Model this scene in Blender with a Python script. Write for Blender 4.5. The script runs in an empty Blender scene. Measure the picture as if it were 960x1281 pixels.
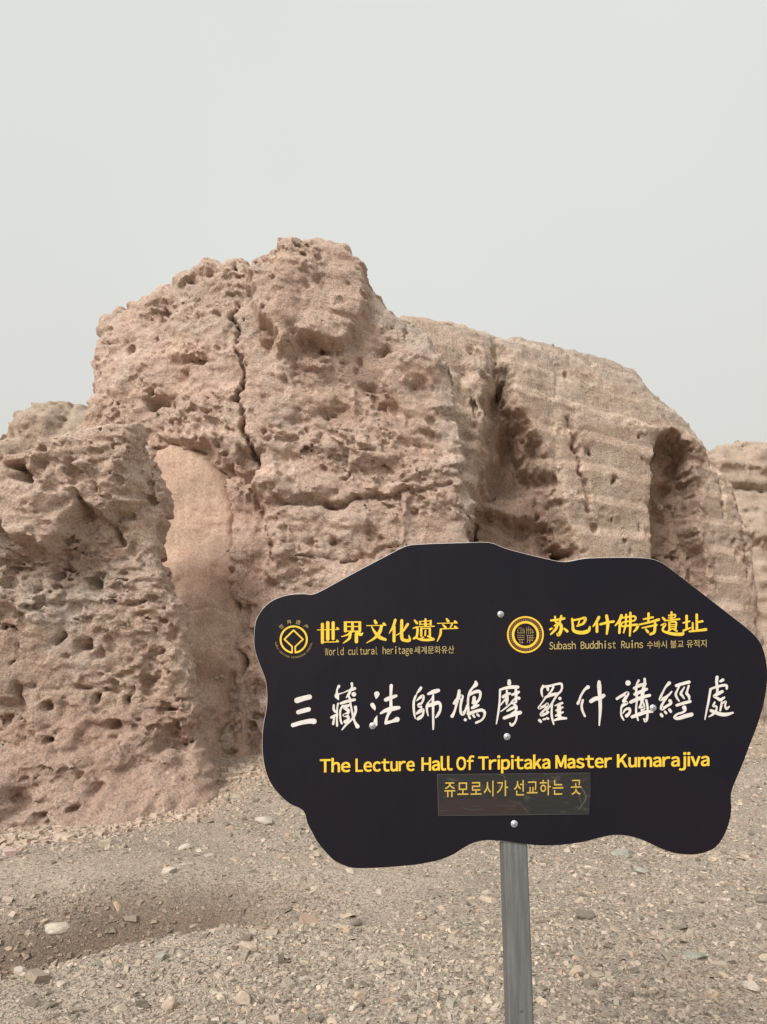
import bpy, math, random
import numpy as np
try:
    import openvdb as vdb
except ImportError:
    import pyopenvdb as vdb

rng = np.random.default_rng(7)
random.seed(7)
SC = bpy.context.scene
COL = SC.collection

# ------------------------------------------------------------------ camera
EYE = 1.55
PITCH = math.radians(11.6)
F = 925.0                      # focal length in photograph pixels (960 wide)
cam_d = bpy.data.cameras.new("camera")
cam = bpy.data.objects.new("camera", cam_d)
COL.objects.link(cam)
cam.location = (0, 0, EYE)
cam.rotation_euler = (math.pi / 2 + PITCH, 0, 0)
cam_d.sensor_fit = 'VERTICAL'
cam_d.sensor_height = 36.0
cam_d.lens = 36.0 * F / 1281.0
cam_d.clip_start = 0.05
cam_d.clip_end = 8000
SC.camera = cam

# ------------------------------------------------------------------ world and sun (thin, even overcast)
SUN_EL, SUN_AZ = math.radians(33), math.radians(-150)     # azimuth clockwise from +y: behind the camera, to the left
w = bpy.data.worlds.new("World")
SC.world = w
w.use_nodes = True
nt = w.node_tree
nt.nodes.clear()
out = nt.nodes.new("ShaderNodeOutputWorld")
bg = nt.nodes.new("ShaderNodeBackground")
sky = nt.nodes.new("ShaderNodeTexSky")
sky.sky_type = 'NISHITA'
sky.sun_disc = False
sky.sun_elevation = SUN_EL
sky.sun_rotation = SUN_AZ
sky.dust_density = 6
geo = nt.nodes.new("ShaderNodeTexCoord")
sep = nt.nodes.new("ShaderNodeSeparateXYZ")
ramp = nt.nodes.new("ShaderNodeValToRGB")
nt.links.new(geo.outputs["Generated"], sep.inputs[0])
nt.links.new(sep.outputs["Z"], ramp.inputs[0])
el = ramp.color_ramp.elements
el[0].position = 0.0
el[0].color = (0.3144, 0.3066, 0.2887, 1)
el[1].position = 1.0
el[1].color = (1, 1, 0.99, 1)
for p_, c_ in ((0.10, (0.3409, 0.335, 0.3154, 1)), (0.25, (0.4038, 0.4024, 0.3816, 1)), (0.5, (0.4232, 0.4292, 0.4128, 1)), (0.72, (0.431, 0.4446, 0.4322, 1))):
    e = el.new(p_)
    e.color = c_
cn = nt.nodes.new("ShaderNodeTexNoise")
cn.inputs["Scale"].default_value = 1.6
cn.inputs["Detail"].default_value = 3
nt.links.new(geo.outputs["Generated"], cn.inputs["Vector"])
cr = nt.nodes.new("ShaderNodeMapRange")
cr.inputs["From Min"].default_value = 0.3
cr.inputs["From Max"].default_value = 0.7
cr.inputs["To Min"].default_value = 0.965
cr.inputs["To Max"].default_value = 1.035
nt.links.new(cn.outputs["Fac"], cr.inputs["Value"])
mul = nt.nodes.new("ShaderNodeVectorMath")
mul.operation = 'SCALE'
nt.links.new(ramp.outputs["Color"], mul.inputs[0])
nt.links.new(cr.outputs[0], mul.inputs["Scale"])
s10 = nt.nodes.new("ShaderNodeVectorMath")
s10.operation = 'SCALE'
s10.inputs["Scale"].default_value = 10.0        # cloud brightness in the sky's own units
nt.links.new(mul.outputs[0], s10.inputs[0])
mix = nt.nodes.new("ShaderNodeMix")
mix.data_type = 'RGBA'
mix.inputs["Factor"].default_value = 0.985        # the cloud sheet leaves little of the blue sky
nt.links.new(sky.outputs[0], mix.inputs["A"])
nt.links.new(s10.outputs[0], mix.inputs["B"])
nt.links.new(mix.outputs["Result"], bg.inputs["Color"])
bg.inputs["Strength"].default_value = 0.1
nt.links.new(bg.outputs[0], out.inputs[0])

sun_d = bpy.data.lights.new("sun", 'SUN')
sun_d.energy = 2.35
sun_d.angle = math.radians(24)
sun_d.color = (1.0, 0.95, 0.88)
sun = bpy.data.objects.new("sun", sun_d)
COL.objects.link(sun)
sd = np.array([math.sin(SUN_AZ) * math.cos(SUN_EL), math.cos(SUN_AZ) * math.cos(SUN_EL), math.sin(SUN_EL)])
from mathutils import Vector
sun.rotation_euler = Vector(sd).to_track_quat('Z', 'Y').to_euler()
sun.location = (-10, -10, 20)

SC.view_settings.view_transform = 'Standard'
SC.view_settings.look = 'None'
SC.view_settings.exposure = 0.80
SC.view_settings.gamma = 1.0

# ------------------------------------------------------------------ helpers
cP, sP = math.cos(PITCH), math.sin(PITCH)

def on_plane(px, py, a, b=0.0):
    """point where the sight line through a photograph pixel meets the upright plane y = a + b*x"""
    dx = (px - 480.0) / F
    dy = -(py - 640.5) / F
    t = a / ((cP - dy * sP) - b * dx)
    return np.array([dx * t, (cP - dy * sP) * t, EYE + (sP + dy * cP) * t])

def on_level(px, py, z=0.0):
    dx = (px - 480.0) / F
    dy = -(py - 640.5) / F
    t = (z - EYE) / (sP + dy * cP)
    return np.array([dx * t, (cP - dy * sP) * t, z])

def link(name, me, parent=None):
    o = bpy.data.objects.new(name, me)
    COL.objects.link(o)
    if parent:
        o.parent = parent
    return o

def empty(name, label, cat, group=None):
    o = link(name, None)
    o['label'] = label
    o['category'] = cat
    if group:
        o['group'] = group
    return o

def mesh_np(name, P, faces, mat, parent=None, smooth=True):
    """fast mesh from arrays; faces is an (n,k) int array"""
    me = bpy.data.meshes.new(name)
    n, k = faces.shape
    me.vertices.add(len(P))
    me.vertices.foreach_set("co", np.ascontiguousarray(P, np.float32).ravel())
    me.loops.add(n * k)
    me.loops.foreach_set("vertex_index", np.ascontiguousarray(faces, np.int32).ravel())
    me.polygons.add(n)
    me.polygons.foreach_set("loop_start", np.arange(0, n * k, k, dtype=np.int32))
    me.polygons.foreach_set("use_smooth", np.full(n, smooth, bool))
    me.update()
    me.validate()
    me.materials.append(mat)
    return link(name, me, parent)

def lin(c):
    return tuple(((v / 255.0) / 12.92 if v <= 10 else ((v / 255.0 + 0.055) / 1.055) ** 2.4) for v in c)

class Mat:
    """small node-building helper"""
    def __init__(self, name):
        self.m = bpy.data.materials.new(name)
        self.m.use_nodes = True
        self.t = self.m.node_tree
        self.b = self.t.nodes["Principled BSDF"]
    def n(self, kind, **kw):
        nd = self.t.nodes.new(kind)
        for k, v in kw.items():
            if hasattr(nd, k):
                setattr(nd, k, v)
            else:
                nd.inputs[k.replace("_", " ")].default_value = v
        return nd
    def l(self, a, b):
        self.t.links.new(a, b)
    def noise(self, vec, scale, detail=4, rough=0.55, dist=0.0):
        nd = self.n("ShaderNodeTexNoise")
        nd.inputs["Scale"].default_value = scale
        nd.inputs["Detail"].default_value = detail
        nd.inputs["Roughness"].default_value = rough
        nd.inputs["Distortion"].default_value = dist
        self.l(vec, nd.inputs["Vector"])
        return nd.outputs["Fac"]
    def vor(self, vec, scale, feature='F1', out="Distance"):
        nd = self.n("ShaderNodeTexVoronoi")
        nd.feature = feature
        nd.inputs["Scale"].default_value = scale
        self.l(vec, nd.inputs["Vector"])
        return nd.outputs[out]
    def rng(self, v, a, b, c=0.0, d=1.0, smooth=True):
        nd = self.n("ShaderNodeMapRange")
        nd.interpolation_type = 'SMOOTHSTEP' if smooth else 'LINEAR'
        for k, x in zip(("From Min", "From Max", "To Min", "To Max"), (a, b, c, d)):
            nd.inputs[k].default_value = x
        self.l(v, nd.inputs["Value"])
        return nd.outputs[0]
    def math(self, op, a, b=None):
        nd = self.n("ShaderNodeMath")
        nd.operation = op
        for i, x in enumerate((a, b)):
            if x is None:
                continue
            if isinstance(x, (int, float)):
                nd.inputs[i].default_value = x
            else:
                self.l(x, nd.inputs[i])
        return nd.outputs[0]
    def mix(self, f, a, b, blend='MIX'):
        nd = self.n("ShaderNodeMix")
        nd.data_type = 'RGBA'
        nd.blend_type = blend
        for key, x in (("Factor", f), ("A", a), ("B", b)):
            s = nd.inputs[key] if key == "Factor" else [i for i in nd.inputs if i.name == key and i.type == 'RGBA'][0]
            if isinstance(x, (int, float)):
                s.default_value = x
            elif isinstance(x, tuple):
                s.default_value = (*x, 1) if len(x) == 3 else x
            else:
                self.l(x, s)
        return [o for o in nd.outputs if o.type == 'RGBA'][0]
    def map(self, vec, scale):
        nd = self.n("ShaderNodeMapping")
        nd.inputs["Scale"].default_value = scale
        self.l(vec, nd.inputs["Vector"])
        return nd.outputs[0]
    def bump(self, h, strength, dist, normal=None):
        nd = self.n("ShaderNodeBump")
        nd.inputs["Strength"].default_value = strength
        nd.inputs["Distance"].default_value = dist
        self.l(h, nd.inputs["Height"])
        if normal is not None:
            self.l(normal, nd.inputs["Normal"])
        return nd.outputs[0]

def earth(name, light, mid, red, grey, bands=0.0, grit=1.0, grey_amt=0.5, fine=1.0, streak=0.0, gs=42):
    """eroded rammed earth: tan, pink and grey patches, embedded pebbles, fine relief"""
    M = Mat(name)
    pos = M.n("ShaderNodeNewGeometry").outputs["Position"]
    big = M.noise(pos, 0.9, 5, 0.6, 0.4)
    med = M.noise(pos, 3.1, 5, 0.62, 0.6)
    c = M.mix(M.rng(big, 0.38, 0.62), mid, light)
    c = M.mix(M.math('MULTIPLY', M.rng(med, 0.5, 0.72), 0.75), c, red)
    g = M.rng(M.noise(pos, 1.7, 6, 0.65, 0.3), 0.50, 0.66)
    c = M.mix(M.math('MULTIPLY', g, grey_amt), c, grey)
    c = M.mix(M.math('MULTIPLY', M.rng(M.noise(pos, 2.4, 4, 0.6, 0.5), 0.52, 0.68), 0.40), c, (light[0] * 0.92, light[1] * 0.95, light[2] * 0.82))
    c = M.mix(M.math('MULTIPLY', M.rng(M.noise(pos, 1.3, 4, 0.6, 0.8), 0.50, 0.66), 0.35), c, (light[0] * 1.02, light[1] * 0.88, light[2] * 0.86))
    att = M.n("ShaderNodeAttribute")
    att.attribute_name = "clay_and_light"
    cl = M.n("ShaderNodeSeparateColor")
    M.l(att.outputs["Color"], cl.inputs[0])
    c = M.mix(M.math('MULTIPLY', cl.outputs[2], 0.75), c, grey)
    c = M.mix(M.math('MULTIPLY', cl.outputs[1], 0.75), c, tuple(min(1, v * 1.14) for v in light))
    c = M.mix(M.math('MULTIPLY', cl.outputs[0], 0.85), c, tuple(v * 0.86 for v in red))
    sep_ = M.n("ShaderNodeSeparateXYZ")
    M.l(pos, sep_.inputs[0])
    if bands > 0:          # thin pale clay courses between thicker pebbly ones, 0.65 m apart
        wob = M.math('MULTIPLY', M.noise(pos, 0.7, 3), 0.20)
        zz = M.math('ADD', sep_.outputs["Z"], wob)
        ph = M.math('FRACT', M.math('MULTIPLY', zz, 1 / 0.65))
        tri = M.math('ABSOLUTE', M.math('SUBTRACT', ph, 0.5))
        wig = M.math('MULTIPLY', M.math('SUBTRACT', M.noise(pos, 6.0, 4), 0.5), 0.16)
        bandm = M.rng(M.math('ADD', tri, wig), 0.10, 0.17, 1.0, 0.0)
        bandm = M.math('MULTIPLY', bandm, M.math('SUBTRACT', 1.0, cl.outputs[0]))
        c = M.mix(M.math('MULTIPLY', bandm, bands), c, tuple(min(1, v * 1.25) for v in light))
        low = M.rng(sep_.outputs["Z"], 6.5, 6.9, 1.0, 0.0)
        bandm = M.math('MULTIPLY', bandm, low)
        bandm = M.math('MULTIPLY', bandm, M.rng(M.noise(pos, 1.6, 3), 0.35, 0.6, 0.45, 1.0))
        c = M.mix(M.math('MULTIPLY', M.math('SUBTRACT', 1.0, bandm), 0.3 * bands), c, tuple(v * 0.82 for v in grey))
        gritm = M.math('SUBTRACT', 1.0, M.math('MULTIPLY', bandm, 0.75))
    else:
        gritm = None
    # embedded grit: each cell its own tone
    v1 = M.vor(pos, gs, out="Color")
    d1 = M.vor(pos, gs)
    tone = M.n("ShaderNodeSeparateColor")
    M.l(v1, tone.inputs[0])
    dark = M.math('MULTIPLY', M.rng(tone.outputs[0], 0.70, 0.80), M.rng(d1, 0.28, 0.42, 1.0, 0.0))
    lite = M.math('MULTIPLY', M.rng(tone.outputs[1], 0.82, 0.9), M.rng(d1, 0.25, 0.4, 1.0, 0.0))
    clus = M.rng(M.noise(pos, 2.3, 4, 0.6), 0.42, 0.62, 0.25, 1.0)
    if gritm is not None:
        clus = M.math('MULTIPLY', clus, gritm)
    c = M.mix(M.math('MULTIPLY', M.math('MULTIPLY', dark, clus), 0.78 * grit), c, tuple(v * 0.42 for v in grey))
    c = M.mix(M.math('MULTIPLY', M.math('MULTIPLY', lite, clus), 0.5 * grit), c, tuple(min(1, v * 1.25) for v in light))
    t2 = M.n("ShaderNodeSeparateColor")
    M.l(M.vor(pos, gs * 2.3, out="Color"), t2.inputs[0])
    c = M.mix(M.math('MULTIPLY', M.math('MULTIPLY', M.rng(t2.outputs[0], 0.74, 0.80), clus), 0.5 * grit), c, tuple(v * 0.45 for v in grey))
    fn = M.noise(pos, 34, 6, 0.75)
    c = M.mix(1.0, c, M.mix(M.rng(fn, 0.34, 0.66), (0.76, 0.735, 0.71), (1.17, 1.165, 1.16)), 'MULTIPLY')
    if streak > 0:         # thin rain-washed streaks
        st = M.noise(M.map(pos, (9, 9, 0.9)), 1.0, 5, 0.6)
        c = M.mix(1.0, c, M.mix(M.rng(st, 0.35, 0.65), (1 - streak,) * 3, (1 + streak * 0.5,) * 3), 'MULTIPLY')
    M.l(c, M.b.inputs["Base Color"])
    M.b.inputs["Roughness"].default_value = 0.96
    M.b.inputs["Specular IOR Level"].default_value = 0.15
    h1 = M.noise(pos, 9, 8, 0.72)
    h2 = M.math('SUBTRACT', 1.0, d1)
    pits = M.rng(M.vor(pos, 13), 0.0, 0.34, 0.0, 1.0)
    pm = M.math('MAXIMUM', pits, M.rng(M.noise(pos, 2.0, 3), 0.45, 0.58, 1.0, 0.0))
    vn = M.n("ShaderNodeVectorMath")
    vn.operation = 'ADD'
    M.l(pos, vn.inputs[0])
    wn = M.n("ShaderNodeTexNoise")
    wn.inputs["Scale"].default_value = 11
    wn.inputs["Detail"].default_value = 3
    M.l(pos, wn.inputs["Vector"])
    ws_ = M.n("ShaderNodeVectorMath")
    ws_.operation = 'SCALE'
    ws_.inputs["Scale"].default_value = 0.09
    M.l(wn.outputs["Color"], ws_.inputs[0])
    M.l(ws_.outputs[0], vn.inputs[1])
    ck = M.n("ShaderNodeSeparateColor")
    M.l(M.vor(M.map(vn.outputs[0], (1, 1, 1.5)), 20, out="Color"), ck.inputs[0])
    n = M.bump(h1, 0.75 * fine, 0.10)
    n = M.bump(ck.outputs[0], 0.6 * fine, 0.022, n)
    n = M.bump(pm, 0.35 * fine, 0.03, n)
    n = M.bump(h2, 0.45 * grit, 0.02, n)
    n = M.bump(fn, 0.6 * fine, 0.04, n)
    M.l(n, M.b.inputs["Normal"])
    return M.m

# ------------------------------------------------------------------ volume modelling of the ruin
def sdpoly(X, Z, pts):
    """signed distance (negative inside) to a polygon in the x-z plane"""
    d = np.full(X.shape, 1e9)
    inside = np.zeros(X.shape, bool)
    n = len(pts)
    for i in range(n):
        ax, az = pts[i]
        bx, bz = pts[(i + 1) % n]
        ex, ez = bx - ax, bz - az
        wx, wz = X - ax, Z - az
        t = np.clip((wx * ex + wz * ez) / (ex * ex + ez * ez + 1e-12), 0, 1)
        d = np.minimum(d, (wx - ex * t) ** 2 + (wz - ez * t) ** 2)
        cond = (az > Z) != (bz > Z)
        xc = ax + (Z - az) / (bz - az + 1e-12) * ex
        inside ^= cond & (X < xc)
    d = np.sqrt(d)
    return np.where(inside, -d, d)

def lattice(shape, cells, seed):
    """smooth noise in [-1,1] on a regular grid, cells = cell size in voxels per axis"""
    r = np.random.default_rng(seed)
    dims = [int(math.ceil(s / c)) + 2 for s, c in zip(shape, cells)]
    a = r.uniform(-1, 1, dims).astype(np.float32)
    for ax, (s, c) in enumerate(zip(shape, cells)):
        t = np.arange(s, dtype=np.float32) / c
        i = t.astype(int)
        f = t - i
        f = (f * f * (3 - 2 * f)).astype(np.float32)
        sh = [1, 1, 1]
        sh[ax] = s
        f = f.reshape(sh)
        a = np.take(a, i, axis=ax) * (1 - f) + np.take(a, i + 1, axis=ax) * f
    return a

def smax(a, b, k):
    h = np.clip(0.5 - 0.5 * (b - a) / k, 0, 1)
    return b * (1 - h) + a * h + k * h * (1 - h)

NOISE = ((0.9, 0.09, 0), (0.42, 0.032, 1), (0.2, 0.026, 0), (0.16, 0.036, 3), (0.10, 0.015, 0), (0.07, 0.020, 3), (0.055, 0.014, 0))
def build_mass(name, mat, parent, plan, outline, h, back, front=0.9, rnd=0.45, feats=(), lines=(), polys=(),
               warp=None, noise=NOISE, pits=0, seed=1, edge_noise=0.05, zflat=0.75, tints=(), taper=0.0, rugged=0.0,
               flat=1.0, pit_size=(0.03, 0.09)):
    a, b = plan
    def surf(px, py, deeper=0.0):
        """where a sight line meets the face of this mass, its large-scale lean included"""
        q = on_plane(px, py, a, b)
        if warp is not None:
            for _ in range(25):
                wv = float(np.asarray(warp(np.array([q[0]]), np.array([q[2]])))[0])
                q = 0.5 * q + 0.5 * on_plane(px, py, a + deeper + wv, b)
        return q
    P = np.array([surf(px, py, rnd * 0.45) for px, py in outline])
    pts = P[:, [0, 2]]
    x0, x1 = pts[:, 0].min() - 0.3, pts[:, 0].max() + 0.3
    z0, z1 = max(pts[:, 1].min(), -0.7), pts[:, 1].max() + 0.35
    xs = np.arange(x0, x1, h)
    ws = np.arange(-front, back + 0.2, h)
    zs = np.arange(z0, z1, h)
    X, Z = np.meshgrid(xs, zs, indexing='ij')
    n2 = lattice((len(xs), len(zs), 1), (0.35 / h, 0.35 / h, 1), seed + 50)[..., 0]
    n3 = lattice((len(xs), len(zs), 1), (0.12 / h, 0.12 / h, 1), seed + 51)[..., 0]
    wx = lattice((len(xs), len(zs), 1), (0.25 / h, 0.25 / h, 1), seed + 60)[..., 0] * 0.07 + lattice((len(xs), len(zs), 1), (0.09 / h, 0.09 / h, 1), seed + 61)[..., 0] * 0.03
    wz = lattice((len(xs), len(zs), 1), (0.25 / h, 0.25 / h, 1), seed + 62)[..., 0] * 0.07 + lattice((len(xs), len(zs), 1), (0.09 / h, 0.09 / h, 1), seed + 63)[..., 0] * 0.03
    n5 = lattice((len(xs), len(zs), 1), (0.06 / h, 0.06 / h, 1), seed + 64)[..., 0]
    wx = wx + n5 * 0.030
    wz = wz + lattice((len(xs), len(zs), 1), (0.06 / h, 0.05 / h, 1), seed + 65)[..., 0] * 0.030
    D = sdpoly(X, Z, pts) + n5 * edge_noise * 0.5 + n2 * edge_noise + n3 * edge_noise * 0.9
    e = np.clip(-D, 0, rnd)
    wf = rnd - np.sqrt(np.maximum(rnd * rnd - (rnd - e) ** 2, 0))
    Xw, Zw = X + wx * flat, Z + wz * flat
    if warp is not None:
        wf = wf + warp(Xw, Zw)
    for px, py, rx, ry, dep in feats:                 # swellings (+) and hollows (-)
        q = surf(px, py)
        sc_ = q[1] / F
        u = ((Xw - q[0]) / (rx * sc_)) ** 2 + ((Zw - q[2]) / (ry * sc_)) ** 2
        u = u * np.clip(1 + 0.55 * n3 + 0.35 * n5, 0.3, 2.2)
        wf = wf - dep * np.exp(-u ** (1.2 if dep < 0 else 1.5)) * (1 + 0.25 * n5)
    for pl, dep, soft in polys:                       # larger steps in the face, with their own outline
        pp = np.array([surf(px, py) for px, py in pl])[:, [0, 2]]
        dd = sdpoly(Xw, Zw, pp)
        m = np.clip(0.5 - dd / soft, 0, 1)
        wf = wf - dep * m * m * (3 - 2 * m)
    for pl, wd, dep in lines:                         # cracks and grooves
        pp = np.array([surf(px, py) for px, py in pl])[:, [0, 2]]
        dmin = np.full(X.shape, 1e9)
        for i in range(len(pp) - 1):
            ex, ez = pp[i + 1] - pp[i]
            wx_, wz_ = Xw - pp[i, 0], Zw - pp[i, 1]
            t = np.clip((wx_ * ex + wz_ * ez) / (ex * ex + ez * ez), 0, 1)
            dmin = np.minimum(dmin, np.hypot(wx_ - ex * t, wz_ - ez * t))
        wd_ = wd * (1 + 0.5 * n3)
        wf = wf + dep * np.exp(-(dmin / np.maximum(wd_, 0.01)) ** 2)
    shape = (len(xs), len(ws), len(zs))
    W = ws.astype(np.float32)[None, :, None]
    f = (wf.astype(np.float32)[:, None, :] - W) / math.sqrt(1 + b * b)
    f = smax(f, (D.astype(np.float32)[:, None, :] + np.float32(taper) * np.maximum(W, 0)), 0.12)
    f = smax(f, W - back, 0.3)
    # regional tints: red mud fill, pale and grey earth, some painted light and shade
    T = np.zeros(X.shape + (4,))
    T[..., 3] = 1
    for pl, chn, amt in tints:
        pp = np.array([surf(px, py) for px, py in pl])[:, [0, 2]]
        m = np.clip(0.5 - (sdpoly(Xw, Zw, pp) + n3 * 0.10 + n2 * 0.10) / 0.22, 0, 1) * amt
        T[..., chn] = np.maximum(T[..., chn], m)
    n4 = lattice((len(xs), len(zs), 1), (0.8 / h, 0.5 / h, 1), seed + 55)[..., 0]
    r = np.random.default_rng(seed + 9)
    made = 0
    tries = 0
    while made < pits and tries < pits * 6:           # small eroded holes
        tries += 1
        i, k = r.integers(4, shape[0] - 4), r.integers(4, shape[2] - 4)
        if D[i, k] > -0.1 or n2[i, k] > 0.35:
            continue
        col = f[i, :, k]
        j = int(np.argmax(col < 0))
        if j < 2:
            continue
        if n4[i, k] < 0.05 and r.random() < 0.8:
            continue
        s = pit_size[0] + (pit_size[1] - pit_size[0]) * r.random() ** 2.5
        sx, sy, sz = s * r.uniform(0.7, 1.3), s * r.uniform(1.0, 1.8), s * r.uniform(0.7, 1.9)
        m = int(max(sx, sy, sz) / h) + 3
        I0, I1, J0, J1, K0, K1 = max(i - m, 0), i + m + 1, max(j - m, 0), j + m + 1, max(k - m, 0), k + m + 1
        sub = f[I0:I1, J0:J1, K0:K1]
        g = np.indices(sub.shape)
        q = np.sqrt(((g[0] + I0 - i) * h / sx) ** 2 + ((g[1] + J0 - j) * h / sy) ** 2 + ((g[2] + K0 - k) * h / sz) ** 2)
        f[I0:I1, J0:J1, K0:K1] = smax(sub, ((1 - q) * min(sx, sz)).astype(np.float32), 0.015)
        made += 1
    rough = (np.clip(0.62 + 0.95 * lattice((len(xs), len(zs), 1), (0.55 / h, 0.4 / h, 1), seed + 81)[..., 0] + 0.4 * n2, 0.34, 1.35)).astype(np.float32)[:, None, :]
    if rugged > 0:
        rd = T[..., 0].astype(np.float32)[:, None, :]
        f += lattice(shape, (0.34 / h,) * 3, seed + 90) * rd * rugged + lattice(shape, (0.15 / h,) * 3, seed + 91) * rd * rugged * 0.5
        rough = np.maximum(rough, rd * 1.4)
    for i, (cell, amp, kind) in enumerate(noise):
        am = amp * rough if cell < 0.3 else amp
        if kind == 3:                                 # crumbled blocky breaks: random steps with wandering edges
            g3 = [lattice(shape, (cell * 1.3 / h,) * 3, seed + 200 + 5 * i + q) for q in range(2)]
            c_ = cell / h
            I = np.arange(shape[0], dtype=np.float32)[:, None, None]
            J = np.arange(shape[1], dtype=np.float32)[None, :, None]
            K = np.arange(shape[2], dtype=np.float32)[None, None, :]
            ii = np.floor((I + g3[0] * c_ * 0.9) / c_ + 40).astype(np.int32)
            jj = np.floor((J + g3[1] * c_ * 0.9 + 0.35 * I) / c_ + 40).astype(np.int32)
            kk = np.floor((K + (g3[0] - g3[1]) * c_ * 0.35) / (c_ * 0.55) + 40).astype(np.int32)
            tab = np.random.default_rng(seed + 300 + i).uniform(-1, 1, 4096).astype(np.float32)
            f += tab[(ii * 73 + jj * 179 + kk * 283) & 4095] * am
            del g3, ii, jj, kk
            continue
        nn = lattice(shape, (cell / h, cell / h, cell * zflat / h), seed + i)
        if kind == 1:                                 # soft lumps with sharp creases between them
            nn = 0.9 - 2.2 * np.abs(nn)
        elif kind == 2:                               # hollows with sharp rims
            nn = 2.2 * np.abs(nn) - 0.9
        f += nn * am
    # close the grid
    f[0], f[-1], f[:, 0], f[:, -1], f[:, :, 0], f[:, :, -1] = 1, 1, 1, 1, 1, 1
    f = np.clip(f, -3 * h, 3 * h)
    gr = vdb.FloatGrid(background=3 * h)
    gr.copyFromArray(np.ascontiguousarray(f, dtype=np.float32))
    pv, qv = gr.convertToQuads(isovalue=0.0)
    pv = np.asarray(pv, np.float64)
    qv = np.asarray(qv, np.int64)
    # drop loose crumbs: keep the largest connected piece
    lab = np.arange(len(pv))
    ed = np.concatenate([qv[:, [0, 1]], qv[:, [1, 2]], qv[:, [2, 3]]])
    for _ in range(200):
        m_ = np.minimum(lab[ed[:, 0]], lab[ed[:, 1]])
        new = lab.copy()
        np.minimum.at(new, ed[:, 0], m_)
        np.minimum.at(new, ed[:, 1], m_)
        new = new[new]
        new = new[new]
        if np.array_equal(new, lab):
            break
        lab = new
    ids, cnt = np.unique(lab, return_counts=True)
    keep = lab == ids[np.argmax(cnt)]
    qv = qv[keep[qv[:, 0]]]
    used = np.unique(qv)
    re = np.full(len(pv), -1)
    re[used] = np.arange(len(used))
    pv, qv = pv[used], re[qv]
    V = np.empty_like(pv)
    V[:, 0] = x0 + pv[:, 0] * h
    V[:, 2] = z0 + pv[:, 2] * h
    V[:, 1] = (ws[0] + pv[:, 1] * h) + a + b * V[:, 0]
    # orientation
    A_, B_, C_ = V[qv[:, 0]], V[qv[:, 1]], V[qv[:, 2]]
    vol = np.einsum('ij,ij->i', A_ - V.mean(0), np.cross(B_ - A_, C_ - A_)).sum()
    if vol < 0:
        qv = qv[:, ::-1]
    print(name, shape, len(qv))
    o = mesh_np(name, V, qv, mat, parent)
    ii = np.clip((pv[:, 0]).round().astype(int), 0, len(xs) - 1)
    kk = np.clip((pv[:, 2]).round().astype(int), 0, len(zs) - 1)
    at = o.data.attributes.new("clay_and_light", 'FLOAT_COLOR', 'POINT')
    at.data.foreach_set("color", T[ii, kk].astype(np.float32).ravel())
    return o

LIGHT, MID, RED, GREY = (0.66, 0.50, 0.415), (0.57, 0.405, 0.325), (0.505, 0.325, 0.26), (0.55, 0.47, 0.405)
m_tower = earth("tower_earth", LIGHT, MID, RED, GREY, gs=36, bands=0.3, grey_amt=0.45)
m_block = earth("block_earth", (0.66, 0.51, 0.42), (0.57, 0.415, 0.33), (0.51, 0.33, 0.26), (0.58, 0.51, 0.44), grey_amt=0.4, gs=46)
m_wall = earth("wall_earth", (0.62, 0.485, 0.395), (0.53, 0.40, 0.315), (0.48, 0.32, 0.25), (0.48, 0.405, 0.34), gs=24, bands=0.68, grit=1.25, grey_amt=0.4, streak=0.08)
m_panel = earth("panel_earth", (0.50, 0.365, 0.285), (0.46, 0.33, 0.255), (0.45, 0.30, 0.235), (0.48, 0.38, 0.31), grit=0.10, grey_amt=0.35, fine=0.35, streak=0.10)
m_far = earth("far_earth", (0.49, 0.39, 0.31), (0.44, 0.33, 0.26), (0.42, 0.28, 0.215), (0.43, 0.375, 0.32), gs=16, bands=0.4, grit=0.8)

ruin = empty("earthen_ruin", "tall eroded rammed earth ruin with cracks, hollows and horizontal courses, behind the black sign", "ruin")

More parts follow.
